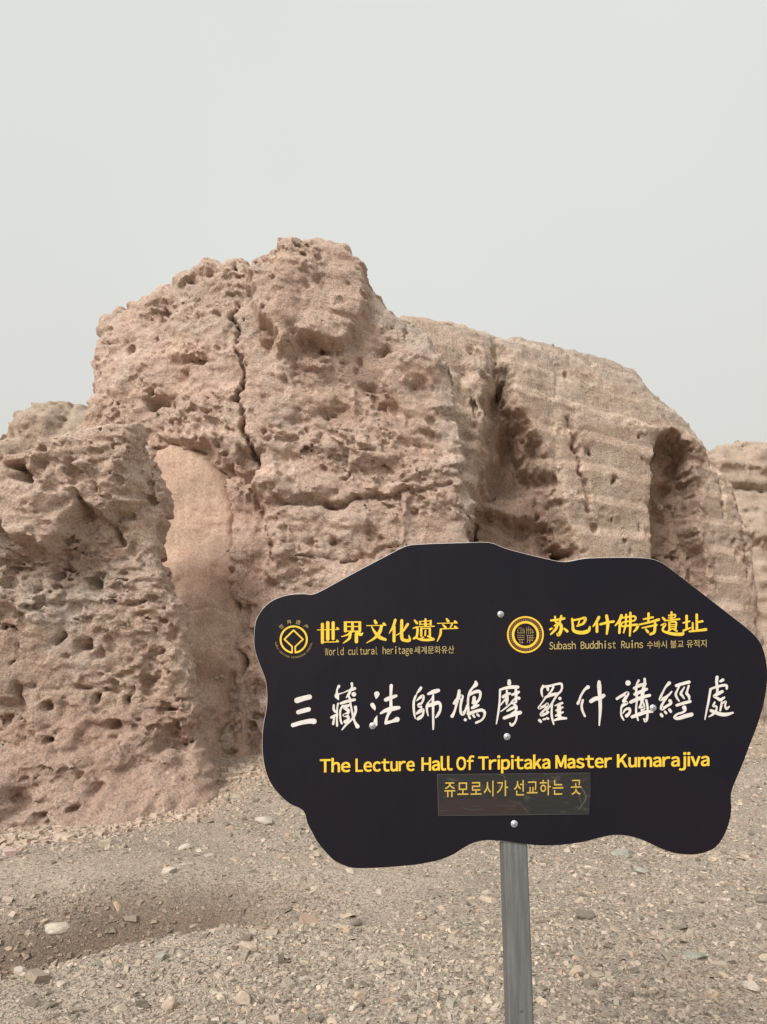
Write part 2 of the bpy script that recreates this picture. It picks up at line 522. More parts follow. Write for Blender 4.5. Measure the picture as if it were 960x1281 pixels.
# --- left front block
build_mass("front_block", m_block, ruin, (9.55, 0.62),
    [(-90, 604), (0, 590), (14, 572), (40, 562), (70, 560), (110, 546), (150, 534), (184, 536), (196, 570), (208, 615), (212, 645), (206, 690),
     (220, 740), (236, 800), (243, 860), (250, 930), (262, 985), (270, 1150), (-90, 1150)],
    0.021, 1.5, front=1.6, rnd=0.20, seed=11, pits=300, taper=0.20, flat=0.9, edge_noise=0.05, pit_size=(0.014, 0.05),
    warp=lambda X, Z: -0.30 * np.clip(1.25 - Z, 0, 2) ** 1.15 + 0.05 * (Z - 1) - 1.0 * np.clip(0.55 - Z, 0, 1) ** 1.5,
    polys=[([(-90, 604), (0, 590), (14, 565), (80, 545), (200, 520), (172, 630), (158, 646), (140, 650), (122, 638), (103, 626), (92, 655), (75, 672), (52, 690), (30, 676), (22, 655), (6, 650), (-90, 665)], 0.28, 0.06),
           ([(20, 690), (52, 700), (95, 668), (108, 640), (145, 662), (160, 700), (140, 725), (60, 735), (15, 725)], -0.10, 0.22),
           ([(-90, 865), (18, 880), (30, 930), (20, 945), (-90, 950)], -0.14, 0.12)],
    feats=[(40, 600, 9, 6, -0.315), (26, 585, 9, 5, -0.225), (33, 592, 8, 5, -0.225), (174, 600, 7, 32, -0.18), (165, 618, 9, 14, -0.12), (185, 575, 5, 20, -0.09),
           (150, 645, 10, 7, -0.15), (193, 640, 10, 8, -0.112), (118, 728, 8, 12, -0.195), (114, 722, 6, 6, -0.12), (210, 708, 5, 11, -0.15), (170, 690, 6, 9, -0.09),
           (100, 806, 6, 9, -0.195), (70, 798, 4, 5, -0.165), (30, 774, 7, 7, -0.135), (20, 788, 14, 4, -0.09), (97, 857, 9, 4, -0.112), (117, 875, 5, 12, -0.195),
           (158, 873, 5, 8, -0.195), (54, 886, 7, 5, -0.18), (20, 870, 4, 12, -0.135), (40, 862, 9, 5, -0.09), (57, 921, 7, 5, -0.195), (140, 910, 10, 8, -0.195), (122, 915, 12, 8, -0.112),
           (160, 912, 5, 8, -0.135), (203, 928, 10, 12, -0.255), (231, 925, 12, 11, -0.255), (228, 950, 14, 16, -0.112), (102, 935, 10, 6, -0.15), (170, 950, 12, 14, -0.105),
           (14, 1012, 9, 24, -0.225), (44, 1028, 16, 12, -0.255), (54, 1042, 5, 12, -0.18), (90, 1018, 8, 7, -0.18), (112, 990, 10, 7, -0.165), (50, 1000, 12, 5, -0.105),
           (75, 1045, 7, 6, -0.12), (150, 965, 12, 8, -0.09), (208, 886, 7, 5, -0.15), (195, 895, 6, 4, -0.112), (190, 840, 6, 20, -0.09), (218, 830, 8, 20, 0.10),
           (120, 590, 30, 25, 0.06), (60, 620, 24, 26, 0.08), (155, 590, 8, 26, 0.06), (105, 595, 4, 22, -0.075), (60, 760, 40, 26, 0.08), (140, 780, 30, 30, 0.08)],
    noise=((0.9, 0.05, 0), (0.42, 0.022, 1), (0.2, 0.024, 0), (0.13, 0.034, 3), (0.09, 0.015, 0), (0.055, 0.019, 3), (0.045, 0.012, 0)),
    tints=[([(-90, 560), (190, 520), (195, 545), (60, 566), (-90, 600)], 1, 0.9), ([(-90, 604), (0, 590), (14, 565), (80, 555), (190, 545), (165, 640), (122, 638), (103, 626), (75, 672), (52, 690), (22, 655), (-90, 665)], 1, 0.5),  # first tint: light from above put into the colour of the top
           ([(90, 690), (160, 690), (140, 760), (60, 790), (10, 740)], 2, 0.8), ([(-90, 900), (120, 880), (260, 900), (290, 1150), (-90, 1150)], 0, 0.5), ([(20, 690), (52, 700), (95, 668), (160, 680), (140, 720), (20, 725)], 0, 0.6)],  # last tint: reddish fill, with the shade under the lip painted in
    lines=[([(195, 575), (203, 600), (208, 615)], 0.02, 0.12), ([(140, 650), (144, 672), (152, 680)], 0.03, 0.15)])

# --- smooth mud panel in the niche between block and tower
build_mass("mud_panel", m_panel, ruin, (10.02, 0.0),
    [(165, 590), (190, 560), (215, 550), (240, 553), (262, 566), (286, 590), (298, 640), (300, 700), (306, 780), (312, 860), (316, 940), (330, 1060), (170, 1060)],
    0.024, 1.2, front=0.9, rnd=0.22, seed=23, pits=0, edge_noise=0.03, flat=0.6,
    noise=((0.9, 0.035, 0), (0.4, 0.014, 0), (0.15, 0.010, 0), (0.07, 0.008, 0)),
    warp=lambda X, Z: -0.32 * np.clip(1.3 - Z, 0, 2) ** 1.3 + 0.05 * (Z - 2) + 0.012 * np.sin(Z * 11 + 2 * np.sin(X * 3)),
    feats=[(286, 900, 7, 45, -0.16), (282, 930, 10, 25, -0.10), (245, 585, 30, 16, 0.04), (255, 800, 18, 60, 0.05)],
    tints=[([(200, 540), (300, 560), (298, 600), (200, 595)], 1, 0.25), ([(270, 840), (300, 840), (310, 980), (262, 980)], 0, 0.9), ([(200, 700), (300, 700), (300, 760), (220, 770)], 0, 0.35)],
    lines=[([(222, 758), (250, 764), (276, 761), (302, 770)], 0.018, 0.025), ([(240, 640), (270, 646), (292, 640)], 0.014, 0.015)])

# --- main tower
def tower_warp(X, Z):
    return 0.78 * 0.25 * np.logaddexp(0, (-1.85 - X) / 0.25) + 0.07 * (Z - 3) - 0.10 * np.clip(1.2 - Z, 0, 2) ** 1.2 + 0.10 * np.clip(Z - 6.2, 0, 3) * (X < -1.6)
build_mass("tower", m_tower, ruin, (10.65, 0.53),
    [(30, 640), (62, 570), (88, 530), (104, 505), (113, 488), (112, 455), (117, 430), (123, 405), (150, 384), (186, 364), (215, 345), (250, 331), (280, 326), (300, 325),
     (311, 336), (328, 328), (345, 320), (372, 313), (402, 313), (432, 315), (446, 325), (458, 345), (461, 368), (476, 374), (491, 390), (514, 402),
     (545, 430), (560, 455), (568, 500), (577, 545), (586, 600), (598, 650), (600, 700), (606, 760), (612, 1010), (30, 1010)],
    0.027, 2.6, front=0.9, rnd=0.30, seed=31, pits=380, edge_noise=0.07, pit_size=(0.018, 0.06), zflat=0.75,
    warp=tower_warp,
    polys=[([(316, 337), (345, 300), (370, 290), (440, 295), (460, 345), (458, 395), (444, 424), (420, 434), (385, 426), (352, 440), (332, 414), (316, 385)], 0.34, 0.16),
           ([(300, 560), (330, 560), (312, 610), (330, 645), (335, 760), (322, 960), (300, 960), (296, 760)], -0.22, 0.16),
           ([(330, 585), (470, 596), (590, 565), (598, 608), (480, 612), (420, 626), (345, 626), (318, 640), (311, 610)], 0.08, 0.07),
           ([(200, 560), (250, 550), (290, 575), (300, 640), (290, 700), (296, 780), (300, 990), (190, 990), (190, 700)], -0.32, 0.25)],
    tints=[([(555, 440), (580, 520), (600, 640), (600, 700), (575, 690), (560, 560), (540, 440)], 2, 0.9), ([(455, 360), (500, 395), (560, 450), (520, 450), (470, 400)], 2, 0.9), ([(320, 585), (420, 600), (400, 620), (320, 625)], 1, 0.7),  # right edge strip: gravelly grey, with its lit edge put into the colour
           ([(290, 590), (330, 640), (330, 960), (296, 960)], 0, 0.55), ([(200, 345), (300, 340), (310, 420), (200, 430)], 2, 0.5)],
    feats=[(200, 502, 12, 8, -0.31), (192, 508, 8, 5, -0.124), (166, 436, 7, 10, -0.136), (205, 380, 7, 5, -0.099), (182, 394, 7, 8, -0.074), (240, 452, 30, 6, -0.136), (262, 446, 20, 6, -0.099),
           (232, 470, 12, 6, -0.099), (226, 352, 30, 5, -0.074), (255, 345, 25, 4, -0.062), (290, 420, 6, 10, -0.112), (200, 550, 22, 7, -0.136), (250, 550, 30, 12, 0.12), (180, 470, 30, 22, 0.1),
           (150, 480, 12, 30, 0.1), (240, 400, 34, 24, 0.1), (255, 510, 30, 22, 0.14), (160, 520, 30, 10, 0.1),
           (336, 428, 12, 12, -0.186), (385, 432, 32, 8, -0.161), (350, 460, 14, 10, 0.12), (402, 365, 6, 5, -0.087), (430, 395, 12, 14, 0.08), (360, 370, 26, 30, 0.1),
           (403, 400, 22, 12, -0.05), (478, 440, 11, 7, -0.198), (460, 486, 17, 12, -0.198), (487, 505, 13, 8, -0.149), (527, 486, 15, 12, -0.223), (495, 512, 12, 8, -0.124), (412, 516, 26, 11, -0.186),
           (368, 520, 20, 9, -0.149), (358, 572, 24, 12, -0.161), (335, 545, 8, 6, -0.124), (372, 462, 20, 7, -0.093), (540, 545, 22, 6, -0.155), (525, 560, 20, 4, -0.112), (520, 600, 30, 4, -0.099),
           (412, 628, 11, 7, -0.186), (463, 668, 5, 9, -0.161), (422, 680, 7, 5, -0.149), (478, 672, 6, 5, -0.099), (340, 604, 22, 20, 0.16), (560, 640, 12, 14, -0.074), (450, 560, 40, 20, 0.12),
           (520, 450, 30, 16, 0.12), (400, 460, 34, 12, 0.1), (500, 540, 26, 12, 0.1), (420, 650, 60, 12, 0.1), (360, 680, 22, 20, 0.08), (470, 700, 60, 10, -0.062), (385, 725, 24, 8, -0.136),
           (330, 860, 7, 7, -0.124), (330, 900, 10, 6, -0.124), (320, 700, 14, 16, -0.112), (345, 745, 14, 10, -0.093), (572, 570, 8, 40, 0.08), (440, 505, 5, 20, 0.1), (552, 455, 12, 8, 0.1)],
    lines=[([(296, 395), (300, 432), (302, 450), (303, 480), (300, 500), (307, 528), (311, 548), (318, 558)], 0.018, 0.26),
           ([(292, 330), (290, 370), (296, 400)], 0.04, 0.10), ([(318, 558), (322, 575), (313, 598), (318, 632), (332, 648), (334, 700)], 0.03, 0.20),
           ([(345, 625), (380, 633), (420, 632), (470, 620), (520, 612), (560, 606)], 0.035, 0.13), ([(200, 548), (222, 556), (262, 574), (284, 592)], 0.04, 0.12),
           ([(370, 690), (430, 700), (500, 680)], 0.03, 0.10), ([(560, 455), (570, 500), (580, 560)], 0.05, -0.08)])

# --- long wall running back to the right
def wall_warp(X, Z):
    r_ = 0.30 * np.clip(Z - 6.5, 0, 4) ** 1.2
    ph = np.abs(((Z + 0.17) / 0.65) % 1.0 - 0.5)
    return r_ - 0.014 * (Z < 6.9) * np.clip((0.2 - ph) / 0.1, 0, 1) - 0.1 * np.clip(1.5 - Z, 0, 2)
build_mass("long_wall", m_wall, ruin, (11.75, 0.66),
    [(430, 440), (470, 400), (495, 393), (530, 390), (562, 395), (600, 408), (625, 417), (650, 420), (690, 427), (730, 437), (770, 448), (797, 460), (812, 482), (838, 508), (862, 528),
     (878, 552), (896, 580), (915, 602), (930, 640), (942, 690), (950, 740), (955, 800), (962, 980), (430, 980)],
    0.037, 2.9, front=0.8, rnd=0.5, seed=47, pits=110, flat=1.1, rugged=0.13, edge_noise=0.05, pit_size=(0.03, 0.07), zflat=0.6,
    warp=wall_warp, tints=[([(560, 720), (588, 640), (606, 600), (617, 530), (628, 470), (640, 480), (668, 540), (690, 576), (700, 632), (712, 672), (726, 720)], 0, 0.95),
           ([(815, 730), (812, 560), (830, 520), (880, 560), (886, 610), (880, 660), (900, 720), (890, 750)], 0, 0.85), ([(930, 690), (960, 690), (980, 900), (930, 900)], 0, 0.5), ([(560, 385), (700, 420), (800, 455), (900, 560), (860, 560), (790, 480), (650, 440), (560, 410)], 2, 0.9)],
    noise=((0.9, 0.06, 0), (0.4, 0.02, 0), (0.2, 0.014, 0), (0.2, 0.012, 3), (0.1, 0.012, 3), (0.08, 0.010, 0)),
    polys=[([(560, 720), (588, 640), (600, 600), (610, 550), (616, 480), (634, 470), (642, 520), (672, 560), (688, 600), (696, 640), (708, 672), (722, 720)], -0.75, 0.5),
           ([(620, 614), (616, 585), (632, 552), (640, 520), (652, 540), (660, 556), (676, 590), (664, 614)], -0.5, 0.35),
           ([(596, 640), (600, 630), (650, 640), (690, 650), (700, 690), (650, 700), (600, 705)], -0.45, 0.2),
           ([(815, 730), (816, 560), (838, 540), (862, 560), (872, 610), (870, 660), (888, 720), (880, 740)], -0.95, 0.16),
           ([(818, 640), (818, 598), (846, 590), (862, 600), (866, 650), (850, 720), (818, 720)], -0.35, 0.25),
           ([(695, 515), (820, 535), (816, 720), (722, 720), (706, 640), (700, 560)], 0.12, 0.2)],
    feats=[(626, 460, 9, 50, -0.35), (600, 450, 14, 40, 0.12), (655, 470, 30, 30, 0.10), (655, 612, 26, 6, 0.2), (712, 691, 9, 8, -0.85), (715, 690, 14, 6, -0.2), (602, 665, 5, 12, -0.4), (738, 567, 4, 4, -0.25), (766, 604, 4, 4, -0.25),
           (843, 692, 8, 7, -0.5), (864, 690, 7, 6, -0.4), (870, 715, 16, 16, 0.45), (850, 700, 14, 8, 0.3), (852, 560, 10, 8, 0.2), (846, 620, 12, 14, 0.28), (855, 655, 12, 10, 0.2),
           (580, 480, 12, 40, -0.15), (578, 560, 16, 30, -0.12), (600, 540, 8, 50, 0.12), (590, 440, 8, 6, -0.2), (564, 404, 5, 4, -0.28), (880, 735, 12, 8, -0.3), (720, 510, 40, 8, 0.06),
           (640, 440, 12, 12, 0.1), (735, 450, 5, 5, -0.1), (760, 480, 40, 16, 0.08), (865, 560, 12, 20, 0.12), (592, 508, 3, 14, -0.2), (610, 512, 3, 12, -0.2)],
    lines=[([(708, 525), (716, 548), (722, 575), (728, 600), (736, 640)], 0.05, 0.20), ([(925, 636), (932, 670), (938, 720)], 0.05, 0.2), ([(894, 575), (902, 600), (905, 640)], 0.05, 0.12),
           ([(690, 440), (700, 470), (698, 500)], 0.05, 0.06)])

# --- two far ruins
r2 = empty("ruin_mound", "low rounded pinkish ruin stump far behind the front block at the left edge", "ruin")
build_mass("stump", m_far, r2, (16.5, 0.0),
    [(-160, 600), (-90, 560), (-40, 575), (0, 540), (8, 528), (25, 512), (45, 500), (62, 497), (80, 499), (100, 505), (140, 520), (170, 600), (180, 1010), (-170, 1010)],
    0.06, 2.5, front=0.9, rnd=0.9, seed=61, pits=0, edge_noise=0.08, noise=((0.9, 0.16, 0), (0.45, 0.08, 1), (0.2, 0.04, 0)),
    warp=lambda X, Z: 0.12 * (Z - 5), feats=[(40, 530, 30, 20, 0.3), (10, 560, 30, 14, 0.3), (75, 520, 10, 30, -0.3)])
r3 = empty("ruin_mound", "far ruin stump with a reddish lower band, beyond the right end of the long wall", "ruin")
build_mass("stump", m_far, r3, (25.0, 0.25),
    [(850, 600), (868, 575), (892, 559), (910, 554), (940, 548), (960, 550), (1010, 556), (1080, 600), (1100, 940), (850, 940)],
    0.10, 3.5, front=0.9, rnd=1.2, seed=71, pits=0, edge_noise=0.12, noise=((1.6, 0.25, 0), (0.8, 0.14, 1), (0.35, 0.07, 1)),
    warp=lambda X, Z: 0.15 * (Z - 5), feats=[(945, 610, 40, 5, -0.5), (920, 580, 40, 6, 0.3), (955, 660, 30, 20, 0.4)])

# ------------------------------------------------------------------ ground
def vnoise(x, y, cell, seed):
    r = np.random.default_rng(seed)
    T = r.uniform(-1, 1, (256, 256))
    u, v = x / cell, y / cell
    i, j = np.floor(u).astype(int), np.floor(v).astype(int)
    fu, fv = u - i, v - j
    fu, fv = fu * fu * (3 - 2 * fu), fv * fv * (3 - 2 * fv)
    g = lambda a_, b_: T[a_ % 256, b_ % 256]
    return (g(i, j) * (1 - fu) + g(i + 1, j) * fu) * (1 - fv) + (g(i, j + 1) * (1 - fu) + g(i + 1, j + 1) * fu) * fv

GR = np.array([[-3.8, 2.6], [-2.75, 3.55], [-2.05, 4.2], [-1.5, 4.66], [-0.85, 4.88], [-0.2, 4.96], [0.8, 5.0]])   # the shallow gully

def seg_dist(x, y, pts):
    d = np.full(x.shape, 1e9)
    s = np.zeros(x.shape)
    for i in range(len(pts) - 1):
        ex, ey = pts[i + 1] - pts[i]
        wx, wy = x - pts[i, 0], y - pts[i, 1]
        t = np.clip((wx * ex + wy * ey) / (ex * ex + ey * ey), 0, 1)
        q = (wx - ex * t) ** 2 + (wy - ey * t) ** 2
        sgn = np.sign(ex * wy - ey * wx)
        upd = q < d
        s = np.where(upd, sgn, s)
        d = np.minimum(d, q)
    return np.sqrt(d) * s

def ground_z(x, y):
    x, y = np.asarray(x, float), np.asarray(y, float)
    z = 0.30 * np.clip((y - 6.0) / 4.0, 0, 1) ** 1.2 * np.exp(-((x + 1.2) / 3.5) ** 2)
    z = z + 0.25 * np.clip((y - 6.0) / 8.0, 0, 1) * np.clip((x + 1) / 4, 0, 1)
    z = z + 0.08 * np.exp(-((x + 3.4) / 1.5) ** 2 - ((y - 7.4) / 0.9) ** 2) + 0.16 * np.exp(-((x + 1.6) / 1.2) ** 2 - ((y - 9.6) / 1.2) ** 2)
    gd = seg_dist(x, y, GR)
    fade = np.clip((-0.15 - x) / 1.1, 0, 1)
    fade = fade * fade * (3 - 2 * fade)
    z = z - 0.25 * np.exp(-((gd - 0.05) / np.where(gd > 0.05, 0.42, 0.24)) ** 2) * fade
    z = z + 0.07 * np.exp(-((gd + 0.42) / 0.32) ** 2) * np.clip((1.2 - x) / 1.8, 0, 1)
    ss = np.clip((gd - 0.15) / 0.75, 0, 1)
    z = z + 0.12 * ss * ss * (3 - 2 * ss) * np.clip((1.2 - x) / 2.6, 0, 1) * np.clip((7.3 - y) / 1.5, 0, 1)
    near = np.exp(-np.maximum(np.hypot(x, y) - 30, 0) / 60)
    z = z + (0.05 * vnoise(x, y, 1.3, 1) + 0.022 * vnoise(x, y, 0.45, 2)) * near
    z = z + (0.012 * vnoise(x, y, 0.17, 3) + 0.006 * vnoise(x, y, 0.07, 4) + 0.003 * vnoise(x, y, 0.03, 5)) * np.exp(-np.maximum(y - 14, 0) / 8) * near
    z = z + 0.5 * vnoise(x, y, 40, 6) * np.clip((np.hypot(x, y) - 35) / 60, 0, 1)
    z = z - 0.05 * np.exp(-((y) / 2.0) ** 2)
    return z

ys = np.concatenate([[-60, -30, -15, -8, -4, -2, -1, 0, 0.8, 1.4, 1.9, 2.3], 2.5 * np.exp(np.arange(0, 2.30, 0.0052)),
                     25 * np.exp(np.arange(0.02, 4.9, 0.09)), [4500.0]])
us = np.concatenate([-np.array([30, 18, 11, 7, 4.5, 3, 2, 1.5, 1.15, 0.95]), np.arange(-0.8, 0.801, 0.0042), np.array([0.95, 1.15, 1.5, 2, 3, 4.5, 7, 11, 18, 30])])
Yg, Ug = np.meshgrid(ys, us, indexing='ij')
Xg = Ug * np.maximum(Yg, 2.5)
Zg = ground_z(Xg, Yg)
ny, nx = Yg.shape
idx = np.arange(ny * nx).reshape(ny, nx)
fc = np.stack([idx[:-1, :-1], idx[:-1, 1:], idx[1:, 1:], idx[1:, :-1]], -1).reshape(-1, 4)

def ground_mat():
    M = Mat("desert_ground")
    pos = M.n("ShaderNodeNewGeometry").outputs["Position"]
    big = M.noise(pos, 0.75, 5, 0.6, 0.5)
    c = M.mix(M.rng(big, 0.4, 0.62), (0.37, 0.305, 0.25), (0.47, 0.385, 0.315))
    at_ = M.n("ShaderNodeAttribute")
    at_.attribute_name = "soil"
    so = M.n("ShaderNodeSeparateColor")
    M.l(at_.outputs["Color"], so.inputs[0])
    c = M.mix(M.math('MULTIPLY', M.rng(M.noise(pos, 1.1, 4, 0.6), 0.56, 0.72), 0.5), c, (0.42, 0.29, 0.20))
    c = M.mix(M.math('MULTIPLY', M.rng(M.noise(pos, 2.1, 4, 0.6), 0.50, 0.68), 0.45), c, (0.27, 0.25, 0.205))
    c = M.mix(M.math('MULTIPLY', so.outputs[1], 0.7), c, (0.56, 0.46, 0.365))
    c = M.mix(M.math('MULTIPLY', so.outputs[2], 0.75), c, (0.47, 0.335, 0.25))
    c = M.mix(M.math('MULTIPLY', so.outputs[0], 0.85), c, (0.175, 0.12, 0.085))
    vc = M.n("ShaderNodeSeparateColor")
    M.l(M.vor(pos, 95, out="Color"), vc.inputs[0])
    c = M.mix(M.math('MULTIPLY', M.rng(vc.outputs[0], 0.60, 0.72), 0.7), c, (0.14, 0.125, 0.10))
    c = M.mix(M.math('MULTIPLY', M.math('SUBTRACT', M.rng(vc.outputs[1], 0.72, 0.85), so.outputs[0]), 0.5), c, (0.52, 0.47, 0.40))
    fn = M.noise(pos, 60, 6, 0.7)
    c = M.mix(1.0, c, M.mix(M.rng(fn, 0.3, 0.7), (0.76, 0.75, 0.74), (1.16, 1.16, 1.15)), 'MULTIPLY')
    M.l(c, M.b.inputs["Base Color"])
    M.b.inputs["Roughness"].default_value = 0.96
    M.b.inputs["Specular IOR Level"].default_value = 0.15
    n = M.bump(M.noise(pos, 24, 8, 0.75), 0.8, 0.03)
    n = M.bump(M.math('SUBTRACT', 1.0, M.vor(pos, 95)), 0.7, 0.008, n)
    M.l(n, M.b.inputs["Normal"])
    return M.m
m_ground = ground_mat()
g = mesh_np("ground", np.stack([Xg, Yg, Zg], -1).reshape(-1, 3), fc, m_ground)
g['kind'] = 'structure'
xf, yf_ = Xg.ravel(), Yg.ravel()
gdv = seg_dist(xf, yf_, GR)
gully_brown = np.exp(-((gdv - 0.32) / 0.36) ** 2) * np.clip((-0.2 - xf) / 0.9, 0, 1)  # darker, browner soil along the gully and its far bank
sandy = np.exp(-((yf_ - 5.95 - 0.2 * xf) / 0.65) ** 2) * np.clip((0.8 - xf) / 1.0, 0, 1) * (1 - gully_brown)
apron = np.exp(-np.maximum(seg_dist(xf, yf_, np.array([[-5.0, 5.2], [-3.7, 6.1], [-2.6, 7.3], [-1.3, 9.2], [0.2, 9.7]])) * -1, 0) / 0.6)
ca = np.stack([gully_brown, sandy, apron, np.ones_like(gully_brown)], 1).astype(np.float32)
ga = g.data.attributes.new("soil", 'FLOAT_COLOR', 'POINT')
ga.data.foreach_set("color", ca.ravel())

# ------------------------------------------------------------------ gravel and stones
def stone_mat(name, attr=True, col=(0.4, 0.35, 0.3)):
    M = Mat(name)
    pos = M.n("ShaderNodeNewGeometry").outputs["Position"]
    if attr:
        a_ = M.n("ShaderNodeAttribute")
        a_.attribute_name = "stone_colour"
        c = a_.outputs["Color"]
    else:
        c = M.mix(M.rng(M.noise(pos, 14, 4), 0.35, 0.65), tuple(v * 0.86 for v in col), tuple(min(1, v * 1.1) for v in col))
    c = M.mix(1.0, c, M.mix(M.rng(M.noise(pos, 120, 5, 0.7), 0.3, 0.7), (0.78, 0.77, 0.76), (1.15, 1.15, 1.14)), 'MULTIPLY')
    M.l(c, M.b.inputs["Base Color"])
    M.b.inputs["Roughness"].default_value = 0.9
    M.b.inputs["Specular IOR Level"].default_value = 0.25
    M.l(M.bump(M.noise(pos, 150, 5, 0.7), 0.5, 0.004), M.b.inputs["Normal"])
    return M.m

CUBE = np.array([[x, y, z] for z in (-1, 1) for y in (-1, 1) for x in (-1, 1)], float)
CUBE_F = np.array([[0, 2, 3, 1], [4, 5, 7, 6], [0, 1, 5, 4], [2, 6, 7, 3], [0, 4, 6, 2], [1, 3, 7, 5]])
N = 190000
r = np.random.default_rng(5)
Yp = 2.35 * np.exp(r.random(N) ** 0.92 * math.log(22 / 2.35))
Xp = r.uniform(-0.84, 0.92, N) * Yp
dens = 0.55 + 0.45 * vnoise(Xp, Yp, 0.8, 21) + 0.3 * vnoise(Xp, Yp, 0.25, 22) + 0.35 * (Yp < 4.8) + 0.25 * (Xp > 0.8)
pathm = np.exp(-((Yp - 5.95 - 0.2 * Xp) / 0.65) ** 2) * np.clip((0.8 - Xp), 0, 1)
dens = dens + 0.5 * np.exp(-((seg_dist(Xp, Yp, GR) - 0.3) / 0.4) ** 2) * (Xp < -0.3)
keep = r.random(N) < np.clip(dens - 0.55 * pathm, 0.12, 1)
Xp, Yp = Xp[keep], Yp[keep]
N = len(Xp)
sz = np.exp(r.normal(math.log(0.0048), 0.54, N)) * (1 + 0.10 * np.clip(Yp - 3, 0, 12))
sz = np.clip(sz, 0.0025, 0.030)
ing_ = np.exp(-((seg_dist(Xp, Yp, GR) - 0.3) / 0.4) ** 2) * (Xp < -0.4)
big_ = r.random(N) < 0.010 + 0.035 * ing_
sz = np.where(big_, sz * 1.9, sz)
A = r.uniform(0, 2 * math.pi, N)
asp = np.stack([r.uniform(0.8, 1.9, N), r.uniform(0.6, 1.1, N), r.uniform(0.22, 0.62, N)], -1)
tp = r.uniform(0.45, 0.95, (N, 1, 1))
V = np.repeat(CUBE[None], N, 0) * (1 + r.uniform(-0.42, 0.30, (N, 8, 3)))
V[:, 4:, :2] *= tp
V *= asp[:, None, :] * sz[:, None, None]
tx, ty = r.normal(0, 0.22, N), r.normal(0, 0.22, N)
V[..., 2] += V[..., 0] * tx[:, None] + V[..., 1] * ty[:, None]
ca, sa = np.cos(A)[:, None], np.sin(A)[:, None]
vx, vy = V[..., 0] * ca - V[..., 1] * sa, V[..., 0] * sa + V[..., 1] * ca
zg = ground_z(Xp, Yp)
V = np.stack([vx + Xp[:, None], vy + Yp[:, None], V[..., 2] + (zg + sz * asp[:, 2] * 0.35)[:, None]], -1)
Fq = (CUBE_F[None] + (np.arange(N) * 8)[:, None, None]).reshape(-1, 4)
m_gravel = stone_mat("gravel_stone")
gv = mesh_np("gravel", V.reshape(-1, 3), Fq, m_gravel, smooth=False)
pal = np.array([(0.40, 0.365, 0.305), (0.33, 0.31, 0.255), (0.47, 0.405, 0.33), (0.50, 0.425, 0.345), (0.44, 0.335, 0.26), (0.16, 0.145, 0.12), (0.54, 0.485, 0.41), (0.43, 0.39, 0.33), (0.35, 0.345, 0.285)])
pw = np.array([0.17, 0.13, 0.16, 0.11, 0.08, 0.14, 0.05, 0.10, 0.07])
pc = pal[r.choice(len(pal), N, p=pw / pw.sum())]
pm_ = np.clip(0.5 + 0.8 * vnoise(Xp, Yp, 0.6, 31) + 0.4 * vnoise(Xp, Yp, 0.2, 32), 0, 1)[:, None]
pc = pc * 0.84 + 0.16 * (pm_ * np.array([[0.47, 0.385, 0.305]]) + (1 - pm_) * np.array([[0.37, 0.345, 0.285]]))
dg_ = np.exp(-((seg_dist(Xp, Yp, GR) - 0.32) / 0.36) ** 2) * np.clip((-0.2 - Xp) / 0.9, 0, 1)
dg_ = np.where(big_, 0.25, 0.66) * dg_
pc = pc * (1 - dg_[:, None]) + dg_[:, None] * np.array([[0.25, 0.185, 0.14]])
pc = pc * np.array([[1.0, 0.945, 0.91]]) * r.uniform(0.60, 1.14, (N, 1))
at = gv.data.attributes.new("stone_colour", 'FLOAT_COLOR', 'POINT')
cc = np.concatenate([np.repeat(pc, 8, 0), np.ones((N * 8, 1))], 1).astype(np.float32)
at.data.foreach_set("color", cc.ravel())
gv['kind'] = 'stuff'
gv['label'] = 'flat grey, tan and greenish gravel chips scattered over the desert ground'

RB = np.array([[-4.4, 5.5], [-3.7, 6.1], [-2.9, 6.9], [-2.3, 7.9], [-1.9, 9.0], [-1.0, 9.7], [0.3, 10.3], [2.0, 11.5], [5.0, 14.2], [9.0, 17.0]])
NR = 9500
tt = r.random(NR) ** 1.5 * (len(RB) - 1.001)
i_ = tt.astype(int)
q_ = RB[i_] + (RB[i_ + 1] - RB[i_]) * (tt - i_)[:, None]
q_ = q_ + np.stack([r.normal(0.12, 0.3, NR), -np.abs(r.normal(0, 0.38, NR)) + 0.15], -1)
szr = np.clip(np.exp(r.normal(math.log(0.0095), 0.6, NR)), 0.004, 0.045)
A = r.uniform(0, 2 * math.pi, NR)
V = np.repeat(CUBE[None], NR, 0) * (1 + r.uniform(-0.55, 0.15, (NR, 8, 3)))
V *= np.stack([r.uniform(0.8, 1.4, NR), r.uniform(0.7, 1.1, NR), r.uniform(0.45, 0.9, NR)], -1)[:, None, :] * szr[:, None, None]
ca, sa = np.cos(A)[:, None], np.sin(A)[:, None]
vx, vy = V[..., 0] * ca - V[..., 1] * sa, V[..., 0] * sa + V[..., 1] * ca
V = np.stack([vx + q_[:, 0:1], vy + q_[:, 1:2], V[..., 2] + (ground_z(q_[:, 0], q_[:, 1]) + szr * 0.25)[:, None]], -1)
rb = mesh_np("earth_rubble", V.reshape(-1, 3), (CUBE_F[None] + (np.arange(NR) * 8)[:, None, None]).reshape(-1, 4), m_gravel, smooth=False)
pc = np.array([[0.49, 0.385, 0.31]]) * r.uniform(0.85, 1.12, (NR, 1)) + r.normal(0, 0.006, (NR, 3))
at = rb.data.attributes.new("stone_colour", 'FLOAT_COLOR', 'POINT')
at.data.foreach_set("color", np.concatenate([np.repeat(np.clip(pc, 0.1, 0.8), 8, 0), np.ones((NR * 8, 1))], 1).astype(np.float32).ravel())
rb['kind'] = 'stuff'
rb['label'] = 'crumbled pinkish earth lumps fallen along the foot of the ruin'

